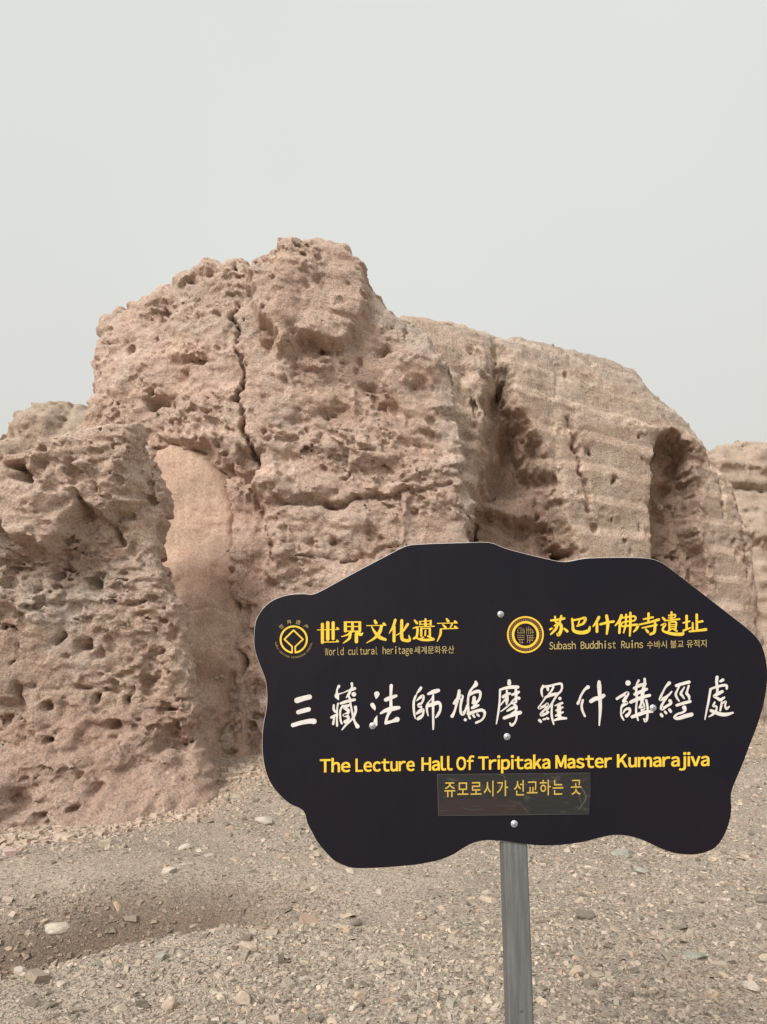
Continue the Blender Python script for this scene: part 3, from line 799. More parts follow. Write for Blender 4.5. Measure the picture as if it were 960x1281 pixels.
def make_stone(px, py, wpx, hpx, col, label, seed):
    """one loose stone, faceted and flattened, half sunk in the gravel"""
    import bmesh
    p = on_level(px, py, 0.0)
    for _ in range(12):
        p = on_level(px, py, float(ground_z(p[0], p[1])))
    sc_ = np.hypot(p[1], p[0]) / F
    rr = np.random.default_rng(seed)
    bm = bmesh.new()
    bmesh.ops.create_icosphere(bm, subdivisions=3, radius=1.0)
    cuts = []
    for _ in range(9):
        nn = rr.normal(size=3)
        nn /= np.linalg.norm(nn)
        cuts.append((nn, rr.uniform(0.55, 0.85)))
    for v in bm.verts:
        q = np.array(v.co)
        for nn, dd in cuts:
            s_ = q @ nn - dd
            if s_ > 0:
                q = q - nn * s_ * 0.92
        q = q * (1 + 0.05 * math.sin(q[0] * 9 + seed) * math.cos(q[1] * 8 + q[2] * 7))
        v.co = (q[0] * wpx * 0.62 * sc_, q[1] * wpx * 0.42 * sc_, q[2] * hpx * 0.75 * sc_)
    me = bpy.data.meshes.new("stone")
    bm.to_mesh(me)
    bm.free()
    for pl in me.polygons:
        pl.use_smooth = False
    me.materials.append(stone_mat("stone_surface", False, col))
    o = link("stone", me)
    o.location = (p[0], p[1], p[2] + hpx * 0.28 * sc_)
    o.rotation_euler = (rr.uniform(-0.12, 0.12), rr.uniform(-0.15, 0.15), rr.uniform(-0.4, 0.4))
    o['label'] = label
    o['category'] = 'stone'
    o['group'] = 'loose stones on the gravel'

pale, tan_, grn, drk = (0.46, 0.405, 0.34), (0.43, 0.345, 0.27), (0.29, 0.28, 0.235), (0.19, 0.165, 0.135)
for i, a_ in enumerate([
    (308, 1187, 32, 9, tan_, "long flat tan stone on the crest of the foreground gravel hump"),
    (70, 1164, 24, 9, pale, "flat pale stone in the gully under the front block, beside the path edge"),
    (12, 1154, 18, 12, pale, "pale stone at the left edge of the picture, above the gully"),
    (34, 1200, 11, 13, pale, "upright pale stone in the bottom of the gully"),
    (26, 1218, 13, 8, pale, "small pale rounded stone below the upright one in the gully"),
    (212, 1262, 16, 14, tan_, "blocky tan stone near the bottom edge, left of the middle"),
    (306, 1256, 17, 14, tan_, "tan block beside a grey one at the bottom edge of the gravel"),
    (200, 1200, 15, 7, grn, "grey green chip on the near side of the gully crest"),
    (330, 1029, 20, 8, pale, "pale flat stone on the slope close under the left lobe of the sign"),
    (232, 1062, 14, 6, pale, "small pale slab on the slope, right of the front block foot"),
    (211, 1092, 15, 7, pale, "pale flat stone on the path below the front block"),
    (780, 1071, 24, 8, grn, "greenish dark slab just under the bottom edge of the sign, right of the post"),
    (803, 1092, 13, 6, grn, "small green grey stone under the right lobe of the sign"),
    (733, 1147, 20, 8, drk, "dark brown slab on the gravel a little right of the post"),
    (722, 1219, 20, 9, tan_, "brown rounded stone low down, right of the post"),
    (738, 1233, 13, 6, drk, "small dark stone just below the brown rounded one by the post"),
    (870, 1198, 22, 6, grn, "thin greenish slab on the gravel at lower right"),
    (941, 1238, 16, 8, pale, "pale flat chip near the lower right corner"),
    (955, 1126, 18, 6, drk, "dark thin slab at the right edge of the gravel slope"),
    (450, 1248, 14, 9, tan_, "tan lump of stone at the bottom edge under the middle of the picture"),
    (446, 1158, 13, 7, drk, "dark pebble at the right end of the foreground hump crest"),
]):
    make_stone(*a_, seed=100 + i)

# ------------------------------------------------------------------ the sign
YS = 1.73                       # distance of the sign face
sign = empty("information_sign", "black cloud-shaped information sign with gold and white lettering on a grey post", "sign")
sign.location = (float(on_plane(653, 1281, YS)[0]), YS + 0.03, 0.0)
OFF = np.array(sign.location)

def plain(name, col, rough=0.5, metal=0.0, spec=0.5):
    M = Mat(name)
    M.b.inputs["Base Color"].default_value = (*col, 1)
    M.b.inputs["Roughness"].default_value = rough
    M.b.inputs["Metallic"].default_value = metal
    M.b.inputs["Specular IOR Level"].default_value = spec
    return M

def board_mat():
    M = plain("black_vinyl", (0.010, 0.009, 0.013), 0.42, 0, 0.16)
    pos = M.n("ShaderNodeNewGeometry").outputs["Position"]
    M.l(M.mix(M.rng(M.noise(pos, 3.5, 3), 0.35, 0.65), (0.0066, 0.0066, 0.012), (0.0095, 0.0070, 0.0108)), M.b.inputs["Base Color"])
    st = M.noise(M.map(pos, (60, 60, 1.5)), 1.0, 3)
    M.l(M.rng(st, 0.3, 0.7, 0.40, 0.45), M.b.inputs["Roughness"])
    M.l(M.bump(M.noise(pos, 5, 2), 0.06, 0.01), M.b.inputs["Normal"])
    return M.m
m_board = board_mat()
m_edge = plain("pale_aluminium_edge", (0.62, 0.57, 0.52), 0.5, 0.1).m

OUT = [(317.6, 800.6), (320, 777), (329, 761), (342.7, 750), (361.6, 743.8), (380, 742.5), (394, 742.5), (420, 729), (447.5, 714), (480, 697), (507.7, 683), (528, 680.5), (550.6, 679.5), (582, 678.6),
       (612, 678.2), (632, 685.5), (658, 692.5), (683, 698.5), (700, 702), (712, 702), (730, 698.5), (752, 697.3), (774, 697), (800, 697.3), (816, 699), (829, 704), (843, 714), (865, 731), (887, 748),
       (905, 762), (923, 776), (938, 788), (950, 801), (957, 817), (960.5, 838), (960, 858), (956, 880), (949, 905), (939, 931), (932, 950), (925, 967), (916.5, 988), (915, 1000), (915.5, 1015),
       (911, 1035), (900, 1056), (885, 1066), (866, 1069.5), (844, 1067.5), (825, 1061), (806, 1052), (787, 1046.3), (769, 1045), (750, 1048.5), (731, 1053.5), (701, 1057.5), (675, 1058),
       (650, 1055.5), (630, 1052.5), (609, 1051.5), (592, 1055), (578, 1062.5), (568, 1069), (551, 1076), (533, 1080), (516, 1082.6), (482, 1085.5), (458, 1086.5), (440.6, 1086), (427, 1081.6), (417, 1076),
       (410, 1069), (402, 1060), (396, 1052), (390, 1041), (384, 1029), (379, 1014), (361.5, 1005), (344, 988), (334, 970), (329, 948), (328, 925), (329.5, 906), (333, 888), (334, 871), (332, 851),
       (325, 832), (319.5, 816)]

def catmull(P, n, closed):
    P = np.asarray(P, float)
    if closed:
        Q = np.concatenate([P[-1:], P, P[:2]])
    else:
        Q = np.concatenate([2 * P[:1] - P[1:2], P, 2 * P[-1:] - P[-2:-1]])
    res = []
    for i in range(1, len(Q) - 2):
        p0, p1, p2, p3 = Q[i - 1:i + 3]
        for k in range(n):
            t = k / n
            res.append(0.5 * ((2 * p1) + (-p0 + p2) * t + (2 * p0 - 5 * p1 + 4 * p2 - p3) * t * t + (-p0 + 3 * p1 - 3 * p2 + p3) * t ** 3))
    if not closed:
        res.append(Q[-2])
    return np.array(res)

def S(px, py, d=0.0):
    """a point on the sign face, d metres in front of it, relative to the sign's base"""
    q = on_plane(px, py, YS)
    return (q[0] - OFF[0], q[1] - OFF[1] - d, q[2] - OFF[2])

def plate():
    import bmesh
    O = catmull(OUT, 3, True)
    tn = np.roll(O, -1, 0) - np.roll(O, 1, 0)
    nn = np.stack([tn[:, 1], -tn[:, 0]], -1) / np.linalg.norm(tn, axis=1)[:, None]
    # make the normals point inward
    if ((O.mean(0) - O) * nn).sum() < 0:
        nn = -nn
    inn = O + nn * 0.55
    bm = bmesh.new()
    rings = []
    for pts, d in ((inn, 0.0), (O, -0.0022), (O, -0.005)):
        rings.append([bm.verts.new(S(x, y, d)) for x, y in pts])
    f = bm.faces.new(rings[0])
    f.material_index = 0
    f2 = bm.faces.new(rings[2][::-1])
    f2.material_index = 1
    n_ = len(O)
    for a_, b_ in ((0, 1), (1, 2)):
        for i in range(n_):
            q = bm.faces.new([rings[a_][i], rings[b_][i], rings[b_][(i + 1) % n_], rings[a_][(i + 1) % n_]])
            q.material_index = 1
    bmesh.ops.recalc_face_normals(bm, faces=bm.faces)
    me = bpy.data.meshes.new("plate")
    bm.to_mesh(me)
    bm.free()
    me.materials.append(m_board)
    me.materials.append(m_edge)
    return link("plate", me, sign)
plate()

# --- brush and pen strokes laid on the face
def stroke_mesh(strokes, d0=0.0006):
    V, Fc = [], []
    for si, st in enumerate(strokes):
        d = d0 + 0.000012 * si
        st = [tuple(s) for s in st]
        if len(st) == 1:
            st = [st[0], (st[0][0] + 0.05, st[0][1] + 0.05, st[0][2])]
        C = catmull(st, 5 if len(st) > 2 else 2, False)
        X, wd = C[:, :2], np.maximum(C[:, 2], 0.25) * 0.5
        t = np.gradient(X, axis=0)
        t /= np.linalg.norm(t, axis=1)[:, None] + 1e-9
        nrm = np.stack([-t[:, 1], t[:, 0]], -1)
        L, R = X + nrm * wd[:, None], X - nrm * wd[:, None]
        ang0 = math.atan2(nrm[-1, 1], nrm[-1, 0])
        cap1 = [X[-1] + wd[-1] * np.array([math.cos(ang0 - k * math.pi / 6), math.sin(ang0 - k * math.pi / 6)]) for k in range(1, 6)]
        ang1 = math.atan2(-nrm[0, 1], -nrm[0, 0])
        cap0 = [X[0] + wd[0] * np.array([math.cos(ang1 - k * math.pi / 6), math.sin(ang1 - k * math.pi / 6)]) for k in range(1, 6)]
        b0 = len(V)
        for i in range(len(X)):
            V.append(S(*L[i], d))
            V.append(S(*R[i], d))
        for i in range(len(X) - 1):
            Fc.append([b0 + 2 * i, b0 + 2 * i + 1, b0 + 2 * i + 3, b0 + 2 * i + 2])
        for cap, (ia, ib) in ((cap1, (2 * (len(X) - 1), 2 * (len(X) - 1) + 1)), (cap0, (1, 0))):
            k0 = len(V)
            for q in cap:
                V.append(S(*q, d))
            Fc.append([b0 + ia] + list(range(k0, k0 + 5)) + [b0 + ib])
    return V, Fc

def print_mat(name, col, rough=0.55):
    M = plain(name, col, rough, 0, 0.3)
    pos = M.n("ShaderNodeNewGeometry").outputs["Position"]
    M.l(M.mix(M.rng(M.noise(pos, 45, 4), 0.35, 0.65), tuple(v * 0.90 for v in col), tuple(min(1, v * 1.04) for v in col)), M.b.inputs["Base Color"])
    return M.m
m_gold = print_mat("gold_print", (0.72, 0.475, 0.042))
m_gold2 = print_mat("thin_gold_print", (0.42, 0.32, 0.12))
m_white = print_mat("white_brush_print", (0.62, 0.58, 0.54))
m_red = print_mat("dull_red_print", (0.075, 0.025, 0.018))

def add_print(name, V, Fc, mat, parent, label=None):
    me = bpy.data.meshes.new(name)
    me.from_pydata([tuple(map(float, v)) for v in V], [], Fc)
    me.update()
    me.materials.append(mat)
    o = link(name, me, parent)
    if label:
        o['label'] = label
    return o

def place(strokes, ox, oy, s):
    return [[(ox + x / s, oy + y / s, w_ / s) for x, y, w_ in st] for st in strokes]

CAL = []
CAL += [place([[(310, 478, 130), (450, 435, 115), (595, 400, 112)], [(335, 750, 95), (450, 715, 105), (575, 683, 100)], [(215, 1045, 95), (400, 990, 95), (600, 955, 110), (695, 958, 125)]], 355, 850, 18.3)]
CAL += [place([[(297, 245, 66), (257, 320, 40), (250, 410, 60), (250, 470, 105), (285, 545, 34)], [(250, 435, 45), (380, 400, 22), (500, 350, 34), (570, 330, 62), (655, 298, 72)],
    [(592, 185, 62), (597, 260, 46), (560, 350, 55), (515, 440, 60), (462, 510, 22)], [(638, 430, 108)], [(335, 640, 50), (440, 605, 68), (550, 575, 66), (655, 555, 62)],
    [(525, 480, 50), (555, 560, 50), (562, 650, 46), (590, 790, 46), (628, 960, 58), (660, 1060, 50), (722, 1165, 96)],
    [(675, 725, 72), (682, 820, 58), (635, 945, 60), (560, 1040, 46), (450, 1140, 46), (370, 1240, 30)], [(180, 680, 48), (178, 770, 58), (215, 830, 56)],
    [(277, 640, 42), (257, 760, 38), (256, 900, 46), (250, 1000, 46), (256, 1150, 50)], [(125, 960, 56), (190, 925, 56), (262, 895, 46)], [(188, 930, 48), (180, 1020, 50), (165, 1110, 52)],
    [(385, 690, 44), (335, 780, 46), (326, 900, 42), (336, 1020, 46), (362, 1100, 42)], [(400, 700, 50), (530, 680, 52)],
    [(500, 700, 60), (405, 745, 32), (500, 790, 78), (500, 860, 66), (400, 915, 54), (490, 925, 72), (515, 1000, 66), (440, 1060, 82)]], 408, 845, 18.3)]
CAL += [place([[(250, 335, 128), (242, 390, 80), (235, 435, 24)], [(148, 580, 96), (185, 640, 84), (205, 690, 34)], [(256, 830, 14), (222, 930, 78), (218, 1030, 92)],
    [(580, 140, 76), (572, 300, 64), (570, 450, 66), (572, 600, 70), (560, 700, 84), (500, 820, 62), (455, 960, 56), (445, 1010, 44)], [(455, 465, 88), (560, 420, 92), (690, 375, 66)],
    [(340, 775, 46), (440, 715, 82), (600, 670, 108), (755, 645, 74)], [(462, 992, 78), (600, 958, 66), (712, 915, 122)]], 458, 850, 18.3)]
CAL += [place([[(308, 190, 64), (268, 250, 62), (215, 320, 26), (190, 400, 30)], [(182, 385, 52), (146, 500, 54), (142, 650, 54), (158, 800, 46), (180, 892, 26)],
    [(212, 485, 24), (280, 420, 58), (352, 378, 70), (362, 450, 54), (330, 530, 46), (262, 590, 84), (310, 630, 60)], [(212, 780, 52), (290, 720, 86), (362, 690, 50), (352, 800, 54), (300, 860, 80), (240, 900, 70)],
    [(475, 332, 52), (600, 280, 98), (705, 252, 82)], [(592, 350, 34), (580, 430, 60), (585, 600, 58), (586, 800, 50), (590, 1000, 50), (588, 1140, 34)],
    [(560, 425, 20), (492, 510, 30), (445, 600, 58), (447, 720, 46), (475, 832, 24)], [(472, 600, 76), (580, 568, 88), (695, 530, 86), (752, 580, 64), (748, 700, 56), (705, 795, 66), (652, 865, 44)]], 510, 850, 18.3)]
CAL += [place([[(232, 350, 66), (218, 450, 74), (180, 600, 74), (150, 740, 52), (108, 860, 58), (70, 930, 78)],
    [(112, 640, 58), (180, 550, 74), (292, 470, 76), (286, 560, 66), (264, 700, 54), (266, 830, 62), (312, 880, 84), (372, 800, 52), (408, 690, 44)],
    [(610, 145, 56), (612, 205, 100), (540, 280, 52), (480, 370, 58), (440, 500, 52), (432, 650, 52), (440, 780, 56), (438, 880, 70)], [(482, 440, 52), (580, 380, 74), (690, 366, 74), (716, 450, 58), (680, 560, 56), (606, 645, 56)],
    [(575, 510, 84), (565, 590, 76), (545, 630, 60)], [(600, 600, 66), (585, 690, 66), (525, 745, 58)], [(540, 740, 60), (620, 705, 58), (672, 680, 46)],
    [(450, 880, 84), (600, 822, 72), (745, 792, 72), (812, 840, 64), (805, 930, 54), (742, 1020, 46), (620, 1080, 54)], [(370, 1012, 72)], [(455, 940, 50), (478, 980, 54)], [(552, 912, 54), (582, 950, 50)], [(648, 890, 54), (680, 925, 48)]], 562, 845, 18.3)]
CAL += [place([[(425, 125, 78), (425, 190, 88)], [(215, 325, 46), (350, 285, 66), (500, 265, 80), (620, 265, 76)], [(215, 325, 50), (210, 500, 46), (195, 700, 48), (175, 850, 46), (150, 1000, 38), (130, 1105, 24)],
    [(370, 340, 42), (375, 450, 66), (370, 560, 84), (365, 665, 34)], [(285, 490, 70), (360, 440, 66), (440, 410, 54)], [(335, 545, 46), (280, 610, 40), (228, 675, 30)], [(575, 300, 54), (580, 450, 66), (580, 610, 52)],
    [(492, 440, 56), (600, 400, 74), (645, 375, 52)], [(645, 520, 76)], [(562, 530, 44), (500, 580, 40), (450, 650, 36), (340, 745, 36), (235, 822, 24)], [(560, 610, 44), (480, 642, 36)], [(530, 650, 54), (590, 720, 56), (580, 800, 56)],
    [(380, 810, 46), (480, 752, 66), (590, 712, 56)], [(312, 972, 74), (450, 920, 84), (600, 870, 92), (675, 848, 86)], [(470, 870, 26), (575, 808, 46)], [(592, 900, 44), (590, 980, 46), (550, 1080, 46), (480, 1140, 62), (440, 1090, 34)]], 614, 845, 18.3)]
CAL += [place([[(252, 245, 66), (215, 320, 56), (218, 420, 46), (240, 490, 24)], [(265, 255, 50), (400, 240, 52), (550, 200, 46), (660, 190, 54), (682, 270, 46), (652, 360, 46), (570, 440, 56), (520, 520, 48), (460, 620, 46), (400, 710, 36), (335, 800, 42), (360, 840, 52)],
    [(350, 270, 76), (360, 335, 52)], [(482, 270, 54), (440, 350, 42), (370, 440, 42)], [(305, 500, 50), (420, 450, 74), (555, 420, 66)],
    [(300, 510, 46), (240, 600, 34), (182, 680, 34), (160, 742, 72), (260, 705, 54), (355, 650, 62), (300, 760, 46), (212, 860, 54), (215, 905, 70), (320, 870, 56), (370, 840, 46)], [(165, 1025, 66), (195, 1055, 62)], [(255, 1005, 44), (300, 995, 46)], [(335, 970, 44), (365, 990, 50)],
    [(456, 650, 46), (444, 800, 46), (450, 950, 52), (492, 1115, 34)], [(632, 525, 76)], [(520, 690, 24), (620, 655, 56), (685, 630, 54)], [(615, 700, 92), (612, 830, 100), (625, 950, 78)],
    [(540, 800, 34), (695, 730, 44)], [(540, 920, 44), (702, 840, 44)], [(515, 1022, 44), (640, 980, 74), (775, 980, 52)]], 666, 845, 18.3)]
CAL += [place([[(362, 265, 86), (290, 320, 58), (205, 450, 50), (165, 560, 52), (130, 640, 66)], [(242, 565, 54), (216, 680, 56), (232, 800, 54), (290, 930, 50)],
    [(615, 145, 72), (618, 250, 98), (630, 450, 84), (640, 650, 80), (638, 850, 66), (618, 1140, 30)], [(430, 590, 90), (520, 535, 96), (640, 510, 92), (718, 460, 86)]], 716, 845, 18.3)]
CAL += [place([[(315, 230, 108)], [(95, 545, 54), (200, 480, 56), (310, 430, 66), (272, 520, 62), (232, 590, 72)], [(240, 600, 60), (300, 630, 48), (220, 672, 64), (188, 712, 44)], [(182, 720, 36), (176, 830, 36), (190, 900, 40), (232, 972, 28)],
    [(215, 835, 24), (262, 765, 44), (342, 742, 54), (350, 820, 52), (290, 885, 74)], [(530, 180, 46), (495, 250, 40), (480, 350, 46), (490, 500, 52)], [(648, 150, 50), (650, 250, 56), (612, 400, 72), (602, 560, 70)],
    [(440, 335, 54), (560, 275, 66), (665, 250, 52)], [(452, 455, 62), (570, 405, 66), (690, 352, 54)], [(372, 612, 64), (500, 555, 76), (640, 505, 66), (748, 478, 60)], [(500, 560, 36), (480, 700, 40), (482, 850, 40), (518, 975, 32)],
    [(592, 560, 56), (578, 640, 40), (548, 720, 46)], [(548, 715, 40), (640, 730, 52), (590, 775, 50)], [(610, 600, 36), (645, 690, 38)], [(575, 670, 26), (590, 670, 26)], [(680, 575, 46), (705, 700, 46), (706, 850, 46), (692, 950, 54), (662, 1000, 44), (635, 950, 34)],
    [(400, 908, 64), (550, 852, 74), (700, 805, 66), (805, 805, 40)]], 766, 840, 16.0)]
CAL += [place([[(330, 248, 78), (255, 330, 44), (195, 440, 42), (152, 530, 52), (140, 600, 64), (240, 562, 66), (320, 500, 46), (382, 430, 34)], [(270, 560, 56), (210, 650, 48), (168, 730, 56), (172, 800, 72), (270, 742, 56), (362, 680, 62), (345, 625, 70)],
    [(155, 915, 58), (178, 950, 60)], [(240, 860, 54), (265, 890, 50)], [(335, 815, 62), (362, 855, 58)], [(482, 302, 66), (600, 265, 66), (752, 225, 66)], [(552, 300, 34), (502, 400, 42), (468, 490, 52), (500, 570, 46), (542, 632, 28)],
    [(652, 335, 30), (578, 465, 56), (610, 520, 50), (648, 575, 32)], [(745, 305, 46), (712, 420, 44), (702, 465, 62), (750, 530, 58), (758, 590, 40)], [(490, 722, 58), (620, 680, 64), (775, 640, 62)],
    [(650, 772, 96), (668, 830, 56), (600, 880, 46), (500, 910, 42), (440, 978, 52), (520, 1000, 74), (680, 950, 86), (805, 918, 86)]], 818, 840, 17.07)]
CAL += [place([[(430, 205, 66), (420, 320, 62), (436, 450, 54), (430, 540, 54)], [(552, 265, 66), (500, 295, 52)], [(282, 462, 46), (400, 420, 50), (560, 380, 56), (630, 392, 62), (635, 455, 44)], [(292, 462, 54), (270, 580, 48), (242, 750, 48), (210, 900, 42), (170, 1108, 24)],
    [(542, 512, 62), (450, 560, 74), (365, 612, 52), (430, 652, 54), (500, 690, 70), (582, 640, 44)], [(380, 740, 34), (350, 822, 52), (418, 830, 36), (410, 910, 44), (350, 990, 52), (255, 1052, 22)],
    [(300, 920, 66), (400, 962, 76), (520, 1000, 80), (640, 1000, 74), (765, 965, 40)], [(530, 745, 44), (515, 830, 46), (496, 920, 40)], [(540, 765, 34), (612, 728, 46), (600, 820, 40), (632, 880, 54), (685, 835, 34)]], 872, 835, 17.07)]
for ch_ in CAL:
    add_print("character", *stroke_mesh(ch_), m_white, sign, "white brush-written character")

def by_column(strokes, bounds):
    out_ = [[] for _ in range(len(bounds) + 1)]
    for st in strokes:
        cx_ = sum(q[0] for q in st) / len(st)
        out_[sum(cx_ > b_ for b_ in bounds)].append(st)
    return out_

KAI = place([[(88, 148, 24), (160, 140, 26), (238, 125, 26)], [(132, 105, 22), (142, 170, 22)], [(204, 98, 26), (188, 168, 22)], [(128, 208, 22), (195, 192, 34), (202, 255, 38), (172, 312, 40), (155, 300, 16)], [(165, 175, 28), (142, 245, 30), (85, 305, 20)],
    [(75, 250, 22), (98, 238, 20)], [(238, 242, 22), (272, 272, 30)],
    [(328, 130, 24), (336, 200, 28), (348, 265, 36), (430, 288, 42), (512, 268, 40), (532, 220, 18)], [(335, 148, 22), (420, 130, 22), (478, 122, 34), (458, 180, 28), (385, 212, 20)], [(412, 140, 18), (398, 200, 18)],
    [(634, 112, 34), (606, 165, 30), (568, 215, 16)], [(612, 180, 28), (612, 275, 32)], [(650, 192, 26), (730, 172, 28), (802, 160, 28)], [(722, 95, 34), (736, 190, 36), (724, 302, 22)],
    [(892, 92, 34), (866, 155, 30), (822, 205, 16)], [(875, 165, 28), (868, 290, 28)]], 680, 760, 9.143)
KAI += place([[(-12, 112, 18), (120, 96, 22), (118, 142, 20), (0, 160, 18), (-12, 205, 20), (148, 188, 26), (142, 232, 28), (112, 265, 16)], [(30, 78, 22), (24, 190, 22), (2, 275, 16)], [(76, 58, 26), (76, 180, 28), (70, 308, 20)],
    [(275, 66, 28), (272, 165, 22)], [(220, 128, 18), (322, 106, 22)], [(168, 188, 18), (280, 162, 24), (385, 132, 30)], [(205, 222, 16), (362, 190, 22)], [(346, 170, 26), (338, 265, 32), (295, 292, 26)], [(245, 238, 22), (268, 268, 28)],
    [(430, 112, 22), (455, 138, 28)], [(412, 192, 16), (458, 180, 26), (430, 232, 24), (445, 262, 24), (540, 288, 34), (640, 290, 36), (654, 268, 16)], [(525, 52, 24), (525, 135, 20)], [(495, 88, 18), (562, 78, 20), (558, 108, 16), (492, 114, 14)],
    [(474, 142, 16), (612, 126, 20)], [(500, 162, 20), (500, 238, 20)], [(502, 164, 16), (572, 158, 22), (570, 232, 20)], [(502, 190, 12), (566, 186, 12)], [(502, 212, 12), (566, 208, 12)], [(500, 236, 14), (570, 230, 14)], [(512, 242, 18), (478, 268, 16)], [(555, 240, 18), (582, 256, 20)],
    [(652, 168, 16), (722, 150, 20)], [(690, 92, 28), (690, 235, 24)], [(655, 252, 22), (732, 222, 16)], [(800, 78, 28), (802, 245, 28)], [(802, 162, 20), (862, 150, 24)], [(756, 168, 20), (756, 250, 22)], [(720, 262, 18), (810, 252, 24), (900, 240, 32)]], 780, 760, 8.727)
for ch_ in by_column(KAI, (712, 741, 769, 799, 826, 855)):
    add_print("character", *stroke_mesh(ch_), m_gold, sign, "gold brush-style character")

SONG = place([[(25, 246, 11), (300, 240, 11)], [(292, 225, 34), (312, 236, 14)], [(92, 170, 42), (92, 412, 42)], [(163, 150, 46), (163, 368, 46)], [(235, 150, 42), (235, 362, 42)], [(98, 408, 14), (305, 404, 13)], [(290, 390, 32), (308, 402, 14)],
    [(398, 150, 40), (398, 258, 42)], [(590, 150, 38), (590, 258, 38)], [(385, 142, 20), (600, 140, 20)], [(400, 200, 16), (590, 200, 16)], [(400, 262, 14), (590, 262, 14)], [(493, 150, 36), (493, 262, 38)], [(478, 268, 34), (430, 308, 24), (346, 336, 10)],
    [(530, 268, 24), (600, 305, 44), (632, 286, 12)], [(465, 290, 36), (448, 360, 34), (370, 422, 12)], [(545, 300, 44), (545, 402, 46)],
    [(790, 122, 30), (806, 152, 42)], [(680, 188, 11), (942, 184, 11)], [(910, 162, 34), (930, 178, 24)], [(748, 200, 14), (788, 270, 32), (850, 340, 48), (932, 375, 36)], [(882, 192, 36), (852, 280, 46), (782, 358, 32), (682, 418, 10)]], 395, 765, 10.667)
SONG += place([[(98, 108, 34), (72, 190, 32), (22, 275, 10)], [(84, 195, 36), (82, 372, 38)], [(180, 115, 38), (180, 320, 42), (210, 362, 40), (280, 362, 34), (270, 300, 10)], [(256, 160, 34), (192, 250, 24), (108, 302, 10)],
    [(342, 112, 22), (372, 146, 34)], [(322, 212, 12), (376, 205, 26), (370, 310, 30), (332, 342, 26)], [(358, 330, 18), (420, 354, 28), (500, 360, 32), (580, 350, 34)], [(480, 98, 28), (480, 180, 30)], [(412, 128, 20), (412, 165, 18)], [(545, 118, 26), (545, 165, 24)],
    [(402, 125, 11), (555, 118, 12)], [(402, 160, 11), (555, 158, 12)], [(380, 192, 12), (590, 186, 14)], [(426, 215, 28), (426, 308, 28)], [(535, 215, 28), (535, 308, 28)], [(430, 214, 14), (540, 213, 14)], [(480, 240, 22), (476, 300, 22)], [(455, 325, 20), (412, 344, 12)], [(508, 312, 20), (562, 336, 22)],
    [(748, 95, 24), (766, 122, 36)], [(630, 150, 11), (882, 145, 11)], [(852, 125, 28), (872, 138, 20)], [(700, 168, 18), (732, 200, 32)], [(815, 162, 22), (795, 202, 16)], [(668, 220, 13), (890, 212, 13)], [(852, 192, 28), (875, 205, 22)], [(674, 228, 28), (668, 290, 30), (628, 378, 10)]], 485, 765, 10.105)
for ch_ in by_column(SONG, (426, 457, 485.5, 515.5, 545.5)):
    add_print("character", *stroke_mesh(ch_), m_gold, sign, "gold printed character")

# --- typeset lines
def glyphs(text, offset=0.0):
    c = bpy.data.curves.new("type", 'FONT')
    c.body = text
    c.offset = offset
    c.resolution_u = 3
    o = bpy.data.objects.new("type", c)
    COL.objects.link(o)
    dg = bpy.context.evaluated_depsgraph_get()
    me = bpy.data.meshes.new_from_object(o.evaluated_get(dg))
    Vv = np.array([v.co[:2] for v in me.vertices]).reshape(-1, 2)
    Ff = [list(p.vertices) for p in me.polygons]
    bpy.data.objects.remove(o)
    bpy.data.curves.remove(c)
    bpy.data.meshes.remove(me)
    return Vv, Ff

def type_line(text, x0, y0, x1, y1, hpx, mat, parent, label, offset=0.0, cap=None, d=0.0006):
    """text from baseline point (x0,y0) to (x1,y1) in photograph pixels; hpx = height of a capital / ideograph"""
    Vv, Ff = glyphs(text, offset)
    cap = cap if cap else (Vv[:, 1].max())
    u = (Vv[:, 0] - Vv[:, 0].min()) / (Vv[:, 0].max() - Vv[:, 0].min())
    ex, ey = x1 - x0, y1 - y0
    L = math.hypot(ex, ey)
    nx_, ny_ = ey / L, -ex / L
    P3 = [S(x0 + ex * a_ + nx_ * b_ * hpx, y0 + ey * a_ + ny_ * b_ * hpx, d) for a_, b_ in zip(u, Vv[:, 1] / cap)]
    o = add_print("caption", P3, Ff, mat, parent, label)
    o['kind'] = 'stuff'
    return o

def mono_line(text, x0, y0, x1, y1, hpx, offset, cap, d=0.0006, cw=0.86):
    """letters set in equal cells"""
    VV, FF = [], []
    n = len(text)
    for i, ch in enumerate(text):
        if ch == ' ':
            continue
        Vv, Ff = latin(ch, offset)
        cwid = (x1 - x0) / n
        wd = Vv[:, 0].max() - Vv[:, 0].min()
        tgt = cwid * (cw if ch not in "il" else cw * 0.42)
        if ch in "rtf":
            tgt = cwid * 0.66
        gx = x0 + cwid * (i + 0.5) + (Vv[:, 0] - Vv[:, 0].min() - wd / 2) / wd * tgt
        gy = y0 + (y1 - y0) * (gx - x0) / (x1 - x0) - Vv[:, 1] / cap * hpx
        b0 = len(VV)
        VV += [S(a_, b_, d) for a_, b_ in zip(gx, gy)]
        FF += [[k + b0 for k in f_] for f_ in Ff]
    return VV, FF

CAPH = glyphs(chr(ord("H") + 0xFEE0))[0][:, 1].max()
def latin(ch, offset):
    return glyphs(chr(ord(ch) + 0xFEE0), offset)
